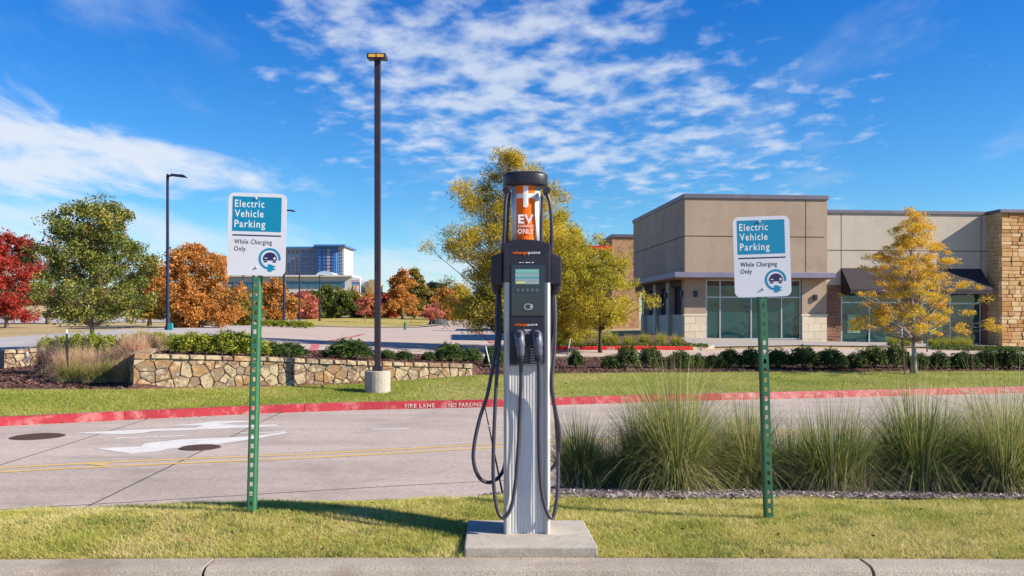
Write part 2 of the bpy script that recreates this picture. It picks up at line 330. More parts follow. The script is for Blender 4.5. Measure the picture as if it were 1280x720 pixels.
# ------------------------------------------------------------------ the lie of the land: control profiles, (distance, height)
def Z(y, d): return H-(y-HY)*d/F
COLS = {
 -900: [(3.95,0),(4.3,.05),(4.6,.04),(6.0,-.30),(6.3,-.6),(12,-.6),(14,-.45),(17,-.3),(24,-.2),(40,.2),(70,.7),(110,1.6),(150,4.5),(1500,5)],
 0:    [(3.95,0),(4.4,.06),(4.65,.055),(6.2,-.33),(7.47,-.6),(15.0,-.6),(18.0,Z(487,18)),(20,Z(475,20)),(26,Z(452,26)),(45,Z(421,45)),(70,Z(407,70)),(110,Z(395,110)),(140,Z(380,140)),(1500,5)],
 160:  [(3.95,0),(4.45,.085),(4.7,.08),(6.2,-.30),(7.6,-.6),(16.0,-.6),(18.0,Z(487,18)),(18.5,Z(480,18.5)),(26,Z(440,26)),(46,Z(414,46)),(73,Z(405.5,73)),(110,Z(396.5,110)),(148,Z(386,148)),(1500,4)],
 172:  [(3.95,0),(4.45,.085),(4.7,.08),(6.2,-.30),(7.6,-.6),(16.05,-.6),(18.1,Z(487,18.1)),(18.5,.36),(28,Z(427,28)),(48,Z(412,48)),(75,Z(405,75)),(110,Z(397,110)),(150,Z(388,150)),(1500,4)],
 330:  [(3.95,0),(4.5,.105),(4.75,.095),(6.2,-.26),(7.82,-.6),(17.05,-.6),(19.55,Z(484,19.55)),(19.95,.22),(27,Z(438,27)),(50,Z(415,50)),(80,Z(405,80)),(120,Z(399,120)),(160,Z(394,160)),(1500,3)],
 450:  [(3.95,0),(4.5,.085),(4.8,.08),(6.2,-.25),(7.95,-.6),(17.7,-.6),(20.75,Z(480,20.75)),(21.15,.06),(27,Z(442,27)),(50,Z(421,50)),(78,Z(410,78)),(130,Z(396,130)),(170,Z(395,170)),(1500,3)],
 588:  [(3.95,0),(4.5,.03),(5.0,.06),(6.2,-.20),(8.05,-.6),(18.2,-.6),(22.4,Z(470,22.4)),(22.85,-.09),(29,Z(447,29)),(48,Z(425,48)),(90,Z(408,90)),(150,Z(397,150)),(190,Z(396,190)),(1500,3)],
 600:  [(3.95,0),(4.5,.02),(5.03,.055),(6.2,-.18),(8.07,-.6),(18.25,-.6),(22.6,Z(469,22.6)),(24,Z(462,24)),(29,Z(448,29)),(48,Z(425,48)),(90,Z(408,90)),(150,Z(397,150)),(190,Z(396,190)),(1500,3)],
 690:  [(3.95,0),(4.5,.02),(5.08,.045),(6.2,-.12),(8.2,-.6),(18.7,-.6),(24.0,Z(467,24)),(27,Z(460,27)),(30.5,Z(447,30.5)),(34,Z(437,34)),(60,Z(416,60)),(110,Z(402,110)),(190,Z(397,190)),(1500,3)],
 800:  [(3.95,0),(4.5,.03),(5.12,.03),(6.2,-.12),(8.4,-.6),(19.3,-.6),(25,Z(466,25)),(28,Z(460,28)),(31,Z(448,31)),(34,Z(436,34)),(43,Z(420.5,43)),(80,.6),(170,1),(1500,3)],
 1000: [(3.95,0),(4.6,.045),(5.2,.02),(6.2,-.12),(8.8,-.6),(20.3,-.6),(26.5,Z(465,26.5)),(29,Z(459,29)),(31,Z(447,31)),(37,Z(432,37)),(44,Z(427,44)),(80,.1),(170,1),(1500,3)],
 1280: [(3.95,0),(4.65,.03),(5.2,.01),(6.2,-.13),(9.5,-.6),(21.9,-.6),(28,Z(464,28)),(30,Z(460,30)),(32,Z(449,32)),(37,Z(438,37)),(44,Z(434,44)),(80,-.2),(170,1),(1500,3)],
 2600: [(3.95,0),(4.65,.02),(5.2,.0),(6.2,-.13),(12,-.6),(27,-.6),(33,-.6),(35,-.6),(38,-.4),(42,-.4),(50,-.4),(80,-.2),(170,1),(1500,3)],
}
UK = sorted(COLS)
def prof(u):
    u = min(max(u, UK[0]), UK[-1])
    for a, b in zip(UK, UK[1:]):
        if u <= b:
            t = (u-a)/(b-a); return [((1-t)*p[0]+t*q[0], (1-t)*p[1]+t*q[1]) for p, q in zip(COLS[a], COLS[b])]
def gz_ud(u, d):
    P = prof(u)
    if d <= P[0][0]: return P[0][1]
    for p, q in zip(P, P[1:]):
        if d <= q[0]: return p[1]+(q[1]-p[1])*(d-p[0])/(q[0]-p[0])
    return P[-1][1]
def ground(x, y): return gz_ud(640+F*x/max(y, .1), y)
def W(u, d): return ((u-640)/F*d, d)
def gpt(u, y, dmin=9.0, dmax=400):
    """where the line of sight meets the ground"""
    d = dmin; prev = None
    while d < dmax:
        e_ = (HY+F*(H-gz_ud(u, d))/d)-y
        if prev is not None and e_ <= 0: return W(u, d)
        prev = e_; d *= 1.004
    return W(u, dmax)
us = list(range(-900, -100, 100))+list(range(-100, 150, 20))+[160, 172]+list(range(190, 588, 20))+[588, 600]+list(range(620, 1400, 20))+list(range(1400, 2700, 100))
def ground_zone(name, k0, k1, mt, subs=4):
    P = [prof(u) for u in us]; rows = []
    for k in range(k0, k1):
        for s_ in range(subs):
            rows.append((k, s_/subs))
    rows.append((k1, 0))
    V = []; n = len(us)
    for k, t in rows:
        for i, u in enumerate(us):
            p = P[i][k]; q = P[i][min(k+1, len(P[i])-1)]
            d = p[0]+(q[0]-p[0])*t; z = p[1]+(q[1]-p[1])*t; x, y = W(u, d); V.append((x, y, z))
    Fc = [(r*n+i, r*n+i+1, (r+1)*n+i+1, (r+1)*n+i) for r in range(len(rows)-1) for i in range(n-1)]
    o = np_mesh(name, np.array(V), np.array(Fc), mt, smooth=False); o['kind'] = 'structure'; return o
ground_zone('lawn_strip', 0, 4, soil_near, 6)
ground_zone('lawn', 5, 6, soil_far, 6)
ground_zone('mulch_bed', 6, 8, mulch_red, 4)
ground_zone('field', 8, 13, dry, 6)

def sheet(name, poly, mt, dz=.02, step=2.0, parent=None, kind='structure', zf=None, thick=0):
    """a polygon (world xy) laid over the land, triangulated finely"""
    pts = []
    for a, b in zip(poly, poly[1:]+poly[:1]):
        n = max(1, int(math.hypot(b[0]-a[0], b[1]-a[1])/step))
        pts += [Vector((a[0]+(b[0]-a[0])*i/n, a[1]+(b[1]-a[1])*i/n)) for i in range(n)]
    nb = len(pts); x0, x1 = min(p.x for p in pts), max(p.x for p in pts); y0, y1 = min(p.y for p in pts), max(p.y for p in pts)
    inner = []
    y = y0+step/2
    while y < y1 and len(inner) < 9000:
        x = x0+step/2
        while x < x1: inner.append(Vector((x+.01*step*math.sin(y*7), y))); x += step
        y += step
    v2, e2_, f2, *_ = delaunay_2d_cdt(pts+inner, [(i, (i+1) % nb) for i in range(nb)], [list(range(nb))], 1, 1e-5)
    zf = zf or ground
    V = [(p.x, p.y, zf(p.x, p.y)+dz) for p in v2]; f2 = [list(f) for f in f2]
    o = B(); o.v = V; o.f = [tuple(f) for f in f2]; o.mi = [0]*len(f2)
    ob = o.build(name, mt, parent, fix=False)
    if kind and not parent: ob['kind'] = kind
    return ob

# ------------------------------------------------------------------ near kerb and parking lot in front of it
lot = B().add([(-60, -60, -.14), (60, -60, -.14), (60, 3.78, -.14), (-60, 3.78, -.14)], [(0, 1, 2, 3)]).build('parking_lot', concrete); lot['kind'] = 'structure'
def sweep(name, line, profile, mt, parent=None, kind='structure', bev=0):
    """profile (offset to the left of the line, z) swept along an xy line; line z from callable or 0"""
    P = [Vector((p[0], p[1])) for p in line]; zs = [p[2] if len(p) > 2 else 0 for p in line]; V = []; n = len(profile)
    for i, p in enumerate(P):
        t = (P[min(i+1, len(P)-1)]-P[max(i-1, 0)]).normalized(); nrm = Vector((-t.y, t.x))
        for o_, z_ in profile: q = p+nrm*o_; V.append((q.x, q.y, zs[i]+z_))
    Fc = [(i*n+k, (i+1)*n+k, (i+1)*n+(k+1) % n, i*n+(k+1) % n) for i in range(len(P)-1) for k in range(n)]
    Fc += [tuple(range(n)), tuple(range((len(P)-1)*n+n-1, (len(P)-1)*n-1, -1))]
    b = B(); b.v = V; b.f = Fc; b.mi = [0]*len(Fc)
    o = b.build(name, mt, parent)
    if not parent and kind: o['kind'] = kind
    return o
kerb_root = empty('front_kerb', (0, 0, 0)); kerb_root['kind'] = 'structure'
def kerb_y(x): return 3.985-.0075*(x+.3)**2*(1 if x < 0 else .55)
kp = [(-.002, .0), (-.002, -.2), (-.30, -.2), (-.215, -.14), (-.19, -.03), (-.175, -.008), (-.155, .004), (-.13, .008), (-.02, .008)]
cuts = [-9.2, -6.15, -3.1, -.05+1.70, 4.7, 7.75]
cuts = [-10.55, -7.5, -4.45, -1.4-.0, 1.635, 4.7, 7.75]
for a, b in zip(cuts, cuts[1:]):
    n = 12; ln = [(a+.008+(b-a-.016)*i/n, kerb_y(a+(b-a)*i/n), 0) for i in range(n+1)]
    sweep('kerb_section', ln, kp, kerb_c, kerb_root)

# ------------------------------------------------------------------ the road
ZR = -.75
near_line = [(-14, 4.6), (-9, 6.2), (-6.2, 7.05), (-4.55, 7.47), (-2.3, 7.82), (-1.44, 7.95), (-.3, 8.07), (2, 8.6), (5.8, 9.5), (12, 11.2), (22, 13.8), (40, 18)]
far_line = [(-24, 7.5), (-14, 12.6), (-9.14, 15.0), (-7.2, 16.02), (-5.03, 17.05), (-3.2, 17.7), (-.9, 18.2), (0, 18.4), (3, 19.35), (7, 20.35), (13.4, 21.9), (24, 24.6), (45, 31)]
def interp(line, x):
    for a, b in zip(line, line[1:]):
        if x <= b[0]: return a[1]+(b[1]-a[1])*(x-a[0])/(b[0]-a[0])
    return line[-1][1]
# profile ground lines coincide with the kerb backs
near_s = [tuple(p[:2]) for p in smooth_pts([(a, b, 0) for a, b in near_line], 4)]
far_s = [tuple(p[:2]) for p in smooth_pts([(a, b, 0) for a, b in far_line], 4)]
road = empty('road', (0, 0, 0)); road['kind'] = 'structure'
flat = lambda x, y: ZR
poly = [(x, y-.5) for x, y in near_s]+[(x, y+.25) for x, y in reversed(far_s)]
bed = sheet('road_base', poly, joint_c, dz=-.012, step=3, zf=flat, parent=road)
# slabs: joints run across the road; the strip by the near kerb is a gutter of its own
jn = [gp for gp in []]
def onroad(u, y): d = F*(H-ZR)/(y-HY); return W(u, d)
J = [  # (near point, far point) of each cross joint
 ((-17, 3.4), (-19, 9.2)), (onroad(-330, 640), onroad(-60, 540)), (onroad(-60, 600), onroad(168, 529)), (onroad(128, 624), onroad(336, 523)),
 (onroad(628, 616), onroad(606, 508)), (onroad(1010, 600), onroad(830, 504)), (onroad(1500, 600), onroad(1160, 494)), ((22, 13), (20.5, 23)), ((38, 17), (34, 28))]
def side(p, a, b): return (b[0]-a[0])*(p[1]-a[1])-(b[1]-a[1])*(p[0]-a[0])
def clip(poly, a, b, keep):
    out = []
    for i in range(len(poly)):
        p, q = poly[i], poly[(i+1) % len(poly)]; sp, sq = side(p, a, b)*keep, side(q, a, b)*keep
        if sp >= 0: out.append(p)
        if (sp >= 0) != (sq >= 0): t = sp/(sp-sq); out.append((p[0]+(q[0]-p[0])*t, p[1]+(q[1]-p[1])*t))
    return out
def shift(a, b, s_):
    l_ = math.hypot(b[0]-a[0], b[1]-a[1]); n_ = (-(b[1]-a[1])/l_*s_, (b[0]-a[0])/l_*s_); return (a[0]+n_[0], a[1]+n_[1]), (b[0]+n_[0], b[1]+n_[1])
gut = [onroad(-330, 652), onroad(0, 637), onroad(400, 613), onroad(600, 602), onroad(1000, 584), onroad(1400, 570)]
gut = [(-22, 3.0)]+gut+[(24, 16.5), (45, 22)]
yel = [(-22, 6.0), onroad(-250, 606), onroad(0, 588), onroad(200, 578), onroad(400, 569.5), onroad(690, 554), onroad(980, 542), onroad(1280, 531), (24, 19), (45, 25)]
gut_s = [tuple(p[:2]) for p in smooth_pts([(a, b, 0) for a, b in gut], 4)]; yel_s = [tuple(p[:2]) for p in smooth_pts([(a, b, 0) for a, b in yel], 4)]
def strip(lo, hi, a, b):
    return [(x, y+a) for x, y in lo]+[(x, y-b) for x, y in reversed(hi)]
for si, (lo, hi, a, b) in enumerate(((near_s, gut_s, -.1, .012), (gut_s, yel_s, .012, .006-.35), (yel_s, far_s, .35+.006, -.02))):
    S = strip(lo, hi, a, b)
    for j, (j0, j1) in enumerate(zip(J, J[1:])):
        g_ = .011
        p = clip(S, *shift(j0[0], j0[1], -g_), -1); p = clip(p, *shift(j1[0], j1[1], g_), 1)
        if len(p) > 2:
            sheet('concrete_slab', p, road_c, 0, 4, parent=road, zf=flat)
ground_sub = B().add([(-60, 3, -1.0), (60, 3, -1.0), (60, 34, -1.0), (-60, 34, -1.0)], [(0, 1, 2, 3)]).build('road_subgrade', joint_c); ground_sub['kind'] = 'structure'
# kerbs of the road
prof_far = [(.02, -.25), (.02, .0), (.0, .004), (-.12, .004), (-.148, -.012), (-.165, -.17), (-.165, -.25)]
prof_near = [(-.02, -.25), (-.02, 0), (.13, 0), (.15, -.015), (.165, -.17), (.165, -.25)]
nk = empty('near_road_kerb', (0, 0, 0)); nk['kind'] = 'structure'
def sub_line(L_, a, b, z=-.6, step=.5):
    out = []; x = a
    while x < b-1e-6: out.append((x, interp(L_, x), z)); x += step
    out.append((b, interp(L_, b), z)); return out
for a in np.arange(-13, 32, 3.05): sweep('kerb_section', sub_line(near_s, a+.01, a+3.04), prof_near, kerb_c, nk)
fk = empty('red_kerb', (0, 0, 0)); fk['kind'] = 'structure'
for i, a in enumerate(np.arange(-22.6, 40, 3.05)):
    sweep('kerb_section', sub_line(far_s, a+.006, a+3.044), prof_far, redpaint if a < 2 else redfade, fk)
# stencilled words on the kerb face
def curb_text(s, u0, u1, h, mt, L_, z, ztop=-.6):
    x0, y0 = gp_line(L_, u0); x1, y1 = gp_line(L_, u1)
    an = math.atan2(y1-y0, x1-x0); r = empty('kerb_stencil', (x0, y0, z), an); r['kind'] = 'structure'
    text('lettering', s, 0, 0, h, mt, r, y=-.172, width=math.hypot(x1-x0, y1-y0), bold=.01, spc=1.12); return r
def gp_line(L_, u):
    for i in range(4000):
        x = -12+i*.01
        if 640+F*x/interp(L_, x) >= u: return x, interp(L_, x)
for s, u0, u1 in (('FIRE LANE', 505, 542), ('NO PARKING', 559, 600), ('FIRE LANE', 1196, 1216), ('NO PARKING', 1240, 1262)):
    curb_text(s, u0, u1, .085, kerb_ink, far_s, -.728)
# painted lines
def ribbon(name, pts, wd, mt, z=ZR+.004, parent=None, thick=0):
    P = [Vector((p[0], p[1])) for p in pts]; V = []
    for i, p in enumerate(P):
        t = (P[min(i+1, len(P)-1)]-P[max(i-1, 0)]).normalized(); n_ = Vector((-t.y, t.x))*wd/2
        V += [(p.x-n_.x, p.y-n_.y, z), (p.x+n_.x, p.y+n_.y, z)]
    o = B().add(V, [(2*i, 2*i+2, 2*i+3, 2*i+1) for i in range(len(P)-1)]).build(name, mt, parent, fix=False)
    if not parent: o['kind'] = 'structure'
    return o
ribbon('yellow_line', [(x, y-.16) for x, y in yel_s], .11, yellow_road)
ribbon('yellow_line', [(x, y+.20) for x, y in yel_s], .11, yellow_road)
rm = B().add([(*onroad(107, 580.5), ZR+.006), (*onroad(130, 583), ZR+.006), (*onroad(137, 580), ZR+.006), (*onroad(118, 577.5), ZR+.006)], [(0, 1, 2, 3)]).build('yellow_road_mark', yellow_road, fix=False); rm['kind'] = 'structure'
def road_poly(name, pxs, mt=white_road, z=ZR+.004):
    pts = [(*onroad(*p), z) for p in pxs]; o = B().add(pts, [tuple(range(len(pts)))]).build(name, mt, fix=False)
    bm = bmesh.new(); bm.from_mesh(o.data); bmesh.ops.triangulate(bm, faces=bm.faces); bm.to_mesh(o.data); bm.free()
    o['kind'] = 'structure'; return o
road_poly('white_turn_arrow', [(119, 560.5), (163, 567.5), (192, 565), (215, 561), (262, 557.5), (312, 549.5), (361, 541.5), (361, 539.7), (312, 546), (270, 547.5), (225, 549.5), (180, 554.5), (176, 558.5)])
road_poly('white_turn_arrow', [(90, 541.5), (150, 543.2), (178, 542), (190, 539.5), (230, 538), (346, 533), (346, 531), (300, 531.8), (275, 530.5), (290, 528.6), (316, 527.6), (313, 526.0), (270, 526.5), (243, 530), (205, 532.6), (255, 531.8), (245, 535), (200, 536), (172, 537.5)])
for x0, y0, x1, y1 in ((145, 548.2, 197, 546), (200, 546.2, 231, 544.8), (300, 541.5, 361, 540), (466, 537.2, 511, 535.6), (608, 532.5, 636, 531.4), (-60, 556, 60, 552.5), (760, 526, 800, 524)):
    if x0 == -60: continue
    ribbon('white_lane_dash', [onroad(x0, y0), onroad(x1, y1)], .10, white_road)
def manhole(u, y, r, lab):
    x, d = onroad(u, y); o = B()
    n = 40
    o.add([(r*1.09*math.cos(2*math.pi*i/n), r*1.09*math.sin(2*math.pi*i/n), 0) for i in range(n)]+[(r*1.02*math.cos(2*math.pi*i/n), r*1.02*math.sin(2*math.pi*i/n), .008) for i in range(n)],
          [(i, (i+1) % n, (i+1) % n+n, i+n) for i in range(n)])
    root = empty('manhole_cover', (x, d, ZR+.003), 0, lab, 'manhole cover')
    o.build('ring', iron, root)
    q = B(); q.add([(r*math.cos(2*math.pi*i/n), r*math.sin(2*math.pi*i/n), .004) for i in range(n)], [tuple(range(n))])
    for k in range(-5, 6):
        for j in range(-5, 6):
            a, b = k*r/5.6, j*r/5.6
            if math.hypot(a, b) < r*.9: q.box(a-r*.055, a+r*.055, b-r*.055, b+r*.055, .004, .010)
    q.build('lid', iron, root, fix=False)
manhole(47, 545.8, .37, 'rusty round manhole cover in the road, nearer the left end beyond the arrows')
manhole(250, 559.6, .275, 'round manhole cover in the road just behind the left green sign post')

# ------------------------------------------------------------------ far paving, drives and islands
px = lambda L_: [W(*p) for p in L_]
sheet('side_street', [(-60, 24), *px([(-200, 27), (0, 26.0), (60, 27), (160, 29.5), (250, 34), (300, 45), (345, 80), (395, 118), (405, 125), (392, 128), (330, 92), (285, 70), (200, 54), (100, 47), (0, 43.5), (-300, 42)])], street_c, .03, 2.5)
sheet('drive_paving', px([(262, 35), (290, 30), (330, 28), (450, 28), (600, 29.6), (690, 30.6), (800, 31.2), (1000, 31.4), (1280, 32.3), (1700, 35), (1700, 38), (1280, 36.3), (1000, 35.3), (905, 34.2), (885, 33.6), (690, 33.3), (655, 35), (640, 45), (636, 60), (632, 110), (628, 148), (572, 148), (560, 108), (548, 90), (520, 80), (470, 77), (400, 75), (316, 72)]), asphalt, .03, 2.0)
sheet('kerb_edge', px([(316, 72), (400, 75), (470, 77), (520, 80), (548, 90), (560, 108), (557, 111), (544, 93), (518, 82.5), (470, 79.5), (400, 77.5), (316, 74)]), kerb_c, .12, 2.5)
sheet('far_lawn', px([(318, 76), (400, 79), (470, 81), (516, 84), (541, 95), (556, 114), (568, 145), (450, 150), (405, 126), (345, 88)]), yel_lawn, .06, 3.5)
sheet('footpath', px([(862, 34.6), (905, 35.2), (1000, 36.6), (1280, 37.6), (1700, 39), (1700, 45), (1280, 45), (1000, 45), (850, 44)]), concrete, .05, 1.5)
sheet('far_street', [W(-500, 78), W(0, 74), W(60, 76), W(130, 79), W(215, 84), W(215, 100), W(130, 103), W(0, 105), W(-500, 108)], street_c, .05, 4)
isl = [(640, 36), (690, 34), (800, 34.2), (870, 34.4), (886, 34.2), (860, 37), (850, 42.6), (790, 44), (700, 46), (655, 44)]
sheet('planted_island', px(isl), mulch_red, .10, 1.2)
# red kerb of the island
ik = empty('island_kerb', (0, 0, 0)); ik['kind'] = 'structure'
il = [W(u, d) for u, d in ((650, 35.2), (690, 33.55), (740, 33.5), (800, 33.6), (850, 33.75), (866, 33.8))]
def zline(L_, off=0): return [(x, y, ground(x, y)+off) for x, y in L_]
sweep('red_section', zline(il), [(.2, -.1), (.2, .16), (.02, .16), (0, .14), (0, -.1)], mat('bright_red_kerb', [(186, 20, 22), (200, 34, 32)], 2, .6), ik)
sweep('bare_section', zline([W(866.5, 33.8), W(876, 34.0), W(888, 34.4), W(893, 34.9)]), [(.2, -.1), (.2, .14), (.02, .14), (0, .12), (0, -.1)], kerb_c, ik)
x0, y0 = W(712, 33.52); x1, y1 = W(770, 33.55)
st = empty('kerb_stencil', (x0, y0-.012, ground(x0, y0)+.03), math.atan2(y1-y0, x1-x0)); st['kind'] = 'structure'
text('lettering', 'FIRE LANE', 0, 0, .10, white_road, st, width=.75, bold=.03); text('lettering', 'NO PARKING', .98, 0, .10, white_road, st, width=.82, bold=.03)
# red fire-lane stripes on the far paving
for pts in (((390, 440), (395, 430), (430, 424), (455, 418)), ((594, 414), (608, 424), (616, 430))):
    P = [gpt(u, y, 26) for u, y in pts]
    V = [];
    for i, p in enumerate(P):
        V += [(p[0]-.12, p[1], ground(*p)+.045), (p[0]+.12, p[1]+.25, ground(p[0]+.12, p[1]+.25)+.045)]
    o = B().add(V, [(2*i, 2*i+1, 2*i+3, 2*i+2) for i in range(len(P)-1)]).build('red_stripe', redfade, fix=False); o['kind'] = 'structure'

# ------------------------------------------------------------------ grass, chips: stuff
def inpoly(x, y, poly):
    c = False
    for i in range(len(poly)):
        a, b = poly[i], poly[i-1]
        if (a[1] > y) != (b[1] > y) and x < (b[0]-a[0])*(y-a[1])/(b[1]-a[1])+a[0]: c = not c
    return c
G = {}
def gz_arr(U, D):
    """vectorised ground height"""
    out = np.zeros(len(U)); cu = np.array(UK, float); K = len(COLS[UK[0]])
    dk = np.array([[p[0] for p in COLS[u]] for u in UK]); zk = np.array([[p[1] for p in COLS[u]] for u in UK])
    Uc = np.clip(U, cu[0], cu[-1]); ds = np.stack([np.interp(Uc, cu, dk[:, k]) for k in range(K)]); zs = np.stack([np.interp(Uc, cu, zk[:, k]) for k in range(K)])
    out = zs[0].copy()
    for k in range(K-1):
        mk = (D >= ds[k]) & (D < ds[k+1]); t = (D-ds[k])/(ds[k+1]-ds[k]); out = np.where(mk, zs[k]+(zs[k+1]-zs[k])*t, out)
    return out, ds
def blades(name, X, Y, Zb, h, wd, mt, lean=.5, parent=None):
    n = len(X); a = rs.uniform(0, 2*np.pi, n); hh = h*rs.uniform(.45, 1.25, n); ww = wd*rs.uniform(.7, 1.3, n)
    la = rs.uniform(0, 2*np.pi, n); ll = hh*lean*rs.uniform(0, 1.4, n)
    V = np.zeros((n, 3, 3)); V[:, 0] = np.stack([X-np.cos(a)*ww, Y-np.sin(a)*ww, Zb-.004], 1); V[:, 1] = np.stack([X+np.cos(a)*ww, Y+np.sin(a)*ww, Zb-.004], 1)
    V[:, 2] = np.stack([X+np.cos(la)*ll, Y+np.sin(la)*ll, Zb+hh], 1)
    return np_mesh(name, V.reshape(-1, 3), np.arange(3*n).reshape(-1, 3), mt, parent)
g_near = leaf_mat('turf_blades', [(88, 114, 42), (146, 156, 62), (188, 184, 92), (216, 200, 132), (236, 220, 186)], 1.8, .35, .6, .55)
g_far = leaf_mat('far_turf_blades', [(92, 116, 38), (134, 148, 54), (172, 170, 84), (206, 190, 138)], .35, .35, .6, .38)
n = 330000
D = 3.97+rs.beta(1.0, 1.15, n)*1.75; U = rs.uniform(-60, 1340, n); X = (U-640)/F*D
kY = np.where(X < 0, 3.985-.0075*(X+.3)**2, 3.985-.0075*.55*(X+.3)**2)
zz, ds = gz_arr(U, D)
padm = (X > -.242) & (X < .420-.04*(D-4)) & (D < 4.555)
bare = np.array([mnoise.noise(Vector((a*1.3, b*2.2, 0))) for a, b in zip(X, D)]) 
keep = (D > kY-.005) & ~padm & ~((U > 690) & (D > ds[2]+.10*rs.rand(n)-.03+.05*np.sin(U/37))) & (rs.rand(n) < .94-1.3*np.clip(bare-.1, 0, .6))
tall_ = np.array([mnoise.noise(Vector((a*3.1, b*5.0, 3))) for a, b in zip(X[keep], D[keep])])
blades('grass', X[keep], D[keep], zz[keep], .019*(1+1.3*np.clip(tall_, 0, 1)), .0017, g_near, 1.7)['kind'] = 'stuff'
k2 = keep & (rs.rand(n) < .10) & (bare > .0); blades('straw', X[k2], D[k2], zz[k2]+.006, .012, .0016, leaf_mat('straw_blades', [(150, 116, 84), (196, 168, 126), (222, 204, 170)], 3, .2, .8, .9), 2.6)['kind'] = 'stuff'
k3 = keep & (np.array([mnoise.noise(Vector((a*6.5, b*9.0, 8))) for a, b in zip(X, D)]) > .22) & (rs.rand(n) < .28); blades('clover_tufts', X[k3], D[k3], zz[k3], .022, .0022, leaf_mat('clover_blades', [(58, 92, 38), (84, 118, 44), (112, 140, 58)], 3, .3, .6, .8), 1.2)['kind'] = 'stuff'
n = 150000
U = rs.uniform(-80, 1360, n); zz, ds = gz_arr(U, np.full(n, 19.0)); D = ds[5]+.03+(ds[6]-ds[5]-.05)*rs.rand(n)**.9
zz, _ = gz_arr(U, D); X = (U-640)/F*D
blades('lawn_grass', X, D, zz, .040, .006, g_far, 1.6)['kind'] = 'stuff'
def chips(name, X, Y, Zb, s, mt):
    n = len(X); a = rs.uniform(0, np.pi, n); l_ = s*rs.uniform(.5, 1.5, n); wd = l_*rs.uniform(.2, .45, n); t1, t2 = rs.uniform(-.5, .5, n), rs.uniform(-.4, .4, n)
    u_ = np.stack([np.cos(a), np.sin(a), t1], 1)*l_[:, None]; v_ = np.stack([-np.sin(a), np.cos(a), t2], 1)*wd[:, None]; c_ = np.stack([X, Y, Zb+s*.3], 1)
    V = np.stack([c_-u_-v_, c_+u_-v_*.6, c_+u_*.8+v_, c_-u_*.9+v_*.7], 1)
    o = np_mesh(name, V.reshape(-1, 3), np.arange(4*n).reshape(-1, 4), mt); o['kind'] = 'stuff'; return o
chip_g = leaf_mat('grey_chips', [(50, 44, 46), (86, 76, 76), (124, 112, 108), (176, 164, 156)], 3, 0, .9, .8)
chip_r = leaf_mat('bark_chips', [(46, 30, 26), (84, 54, 46), (118, 84, 72), (150, 122, 108)], 1, 0, .9, .8)
n = 26000; U = rs.uniform(600, 1500, n); zz, ds = gz_arr(U, np.full(n, 5.0)); lo = ds[2]; D = lo+(ds[3]+.9-lo)*rs.rand(n); zz, _ = gz_arr(U, D)
kk = (U > 690) | ((D > 5.9) & (U > 600))
mp_ = [W(684, 5.15)]+[W(u, 5.2) for u in range(700, 1500, 60)]+[W(1600, 5.2), W(1600, 7.2), W(1200, 7.3), W(690, 7.0), W(600, 6.6), W(640, 5.9)]
sheet('planting_mulch', mp_, mulch_grey, .012, .25)
chips('mulch_chips', (U[kk]-640)/F*D[kk], D[kk], zz[kk]+.012, .016, chip_g)
n = 30000; U = rs.uniform(-100, 1350, n); zz, ds = gz_arr(U, np.full(n, 19.0)); D = ds[6]+(ds[8]-ds[6])*rs.rand(n); zz, _ = gz_arr(U, D)
kk = (D > ds[7]+.3) | (U < 160) | (U > 600)
chips('bark_mulch_chips', (U[kk]-640)/F*D[kk], D[kk], zz[kk]+.01, .05, chip_r)

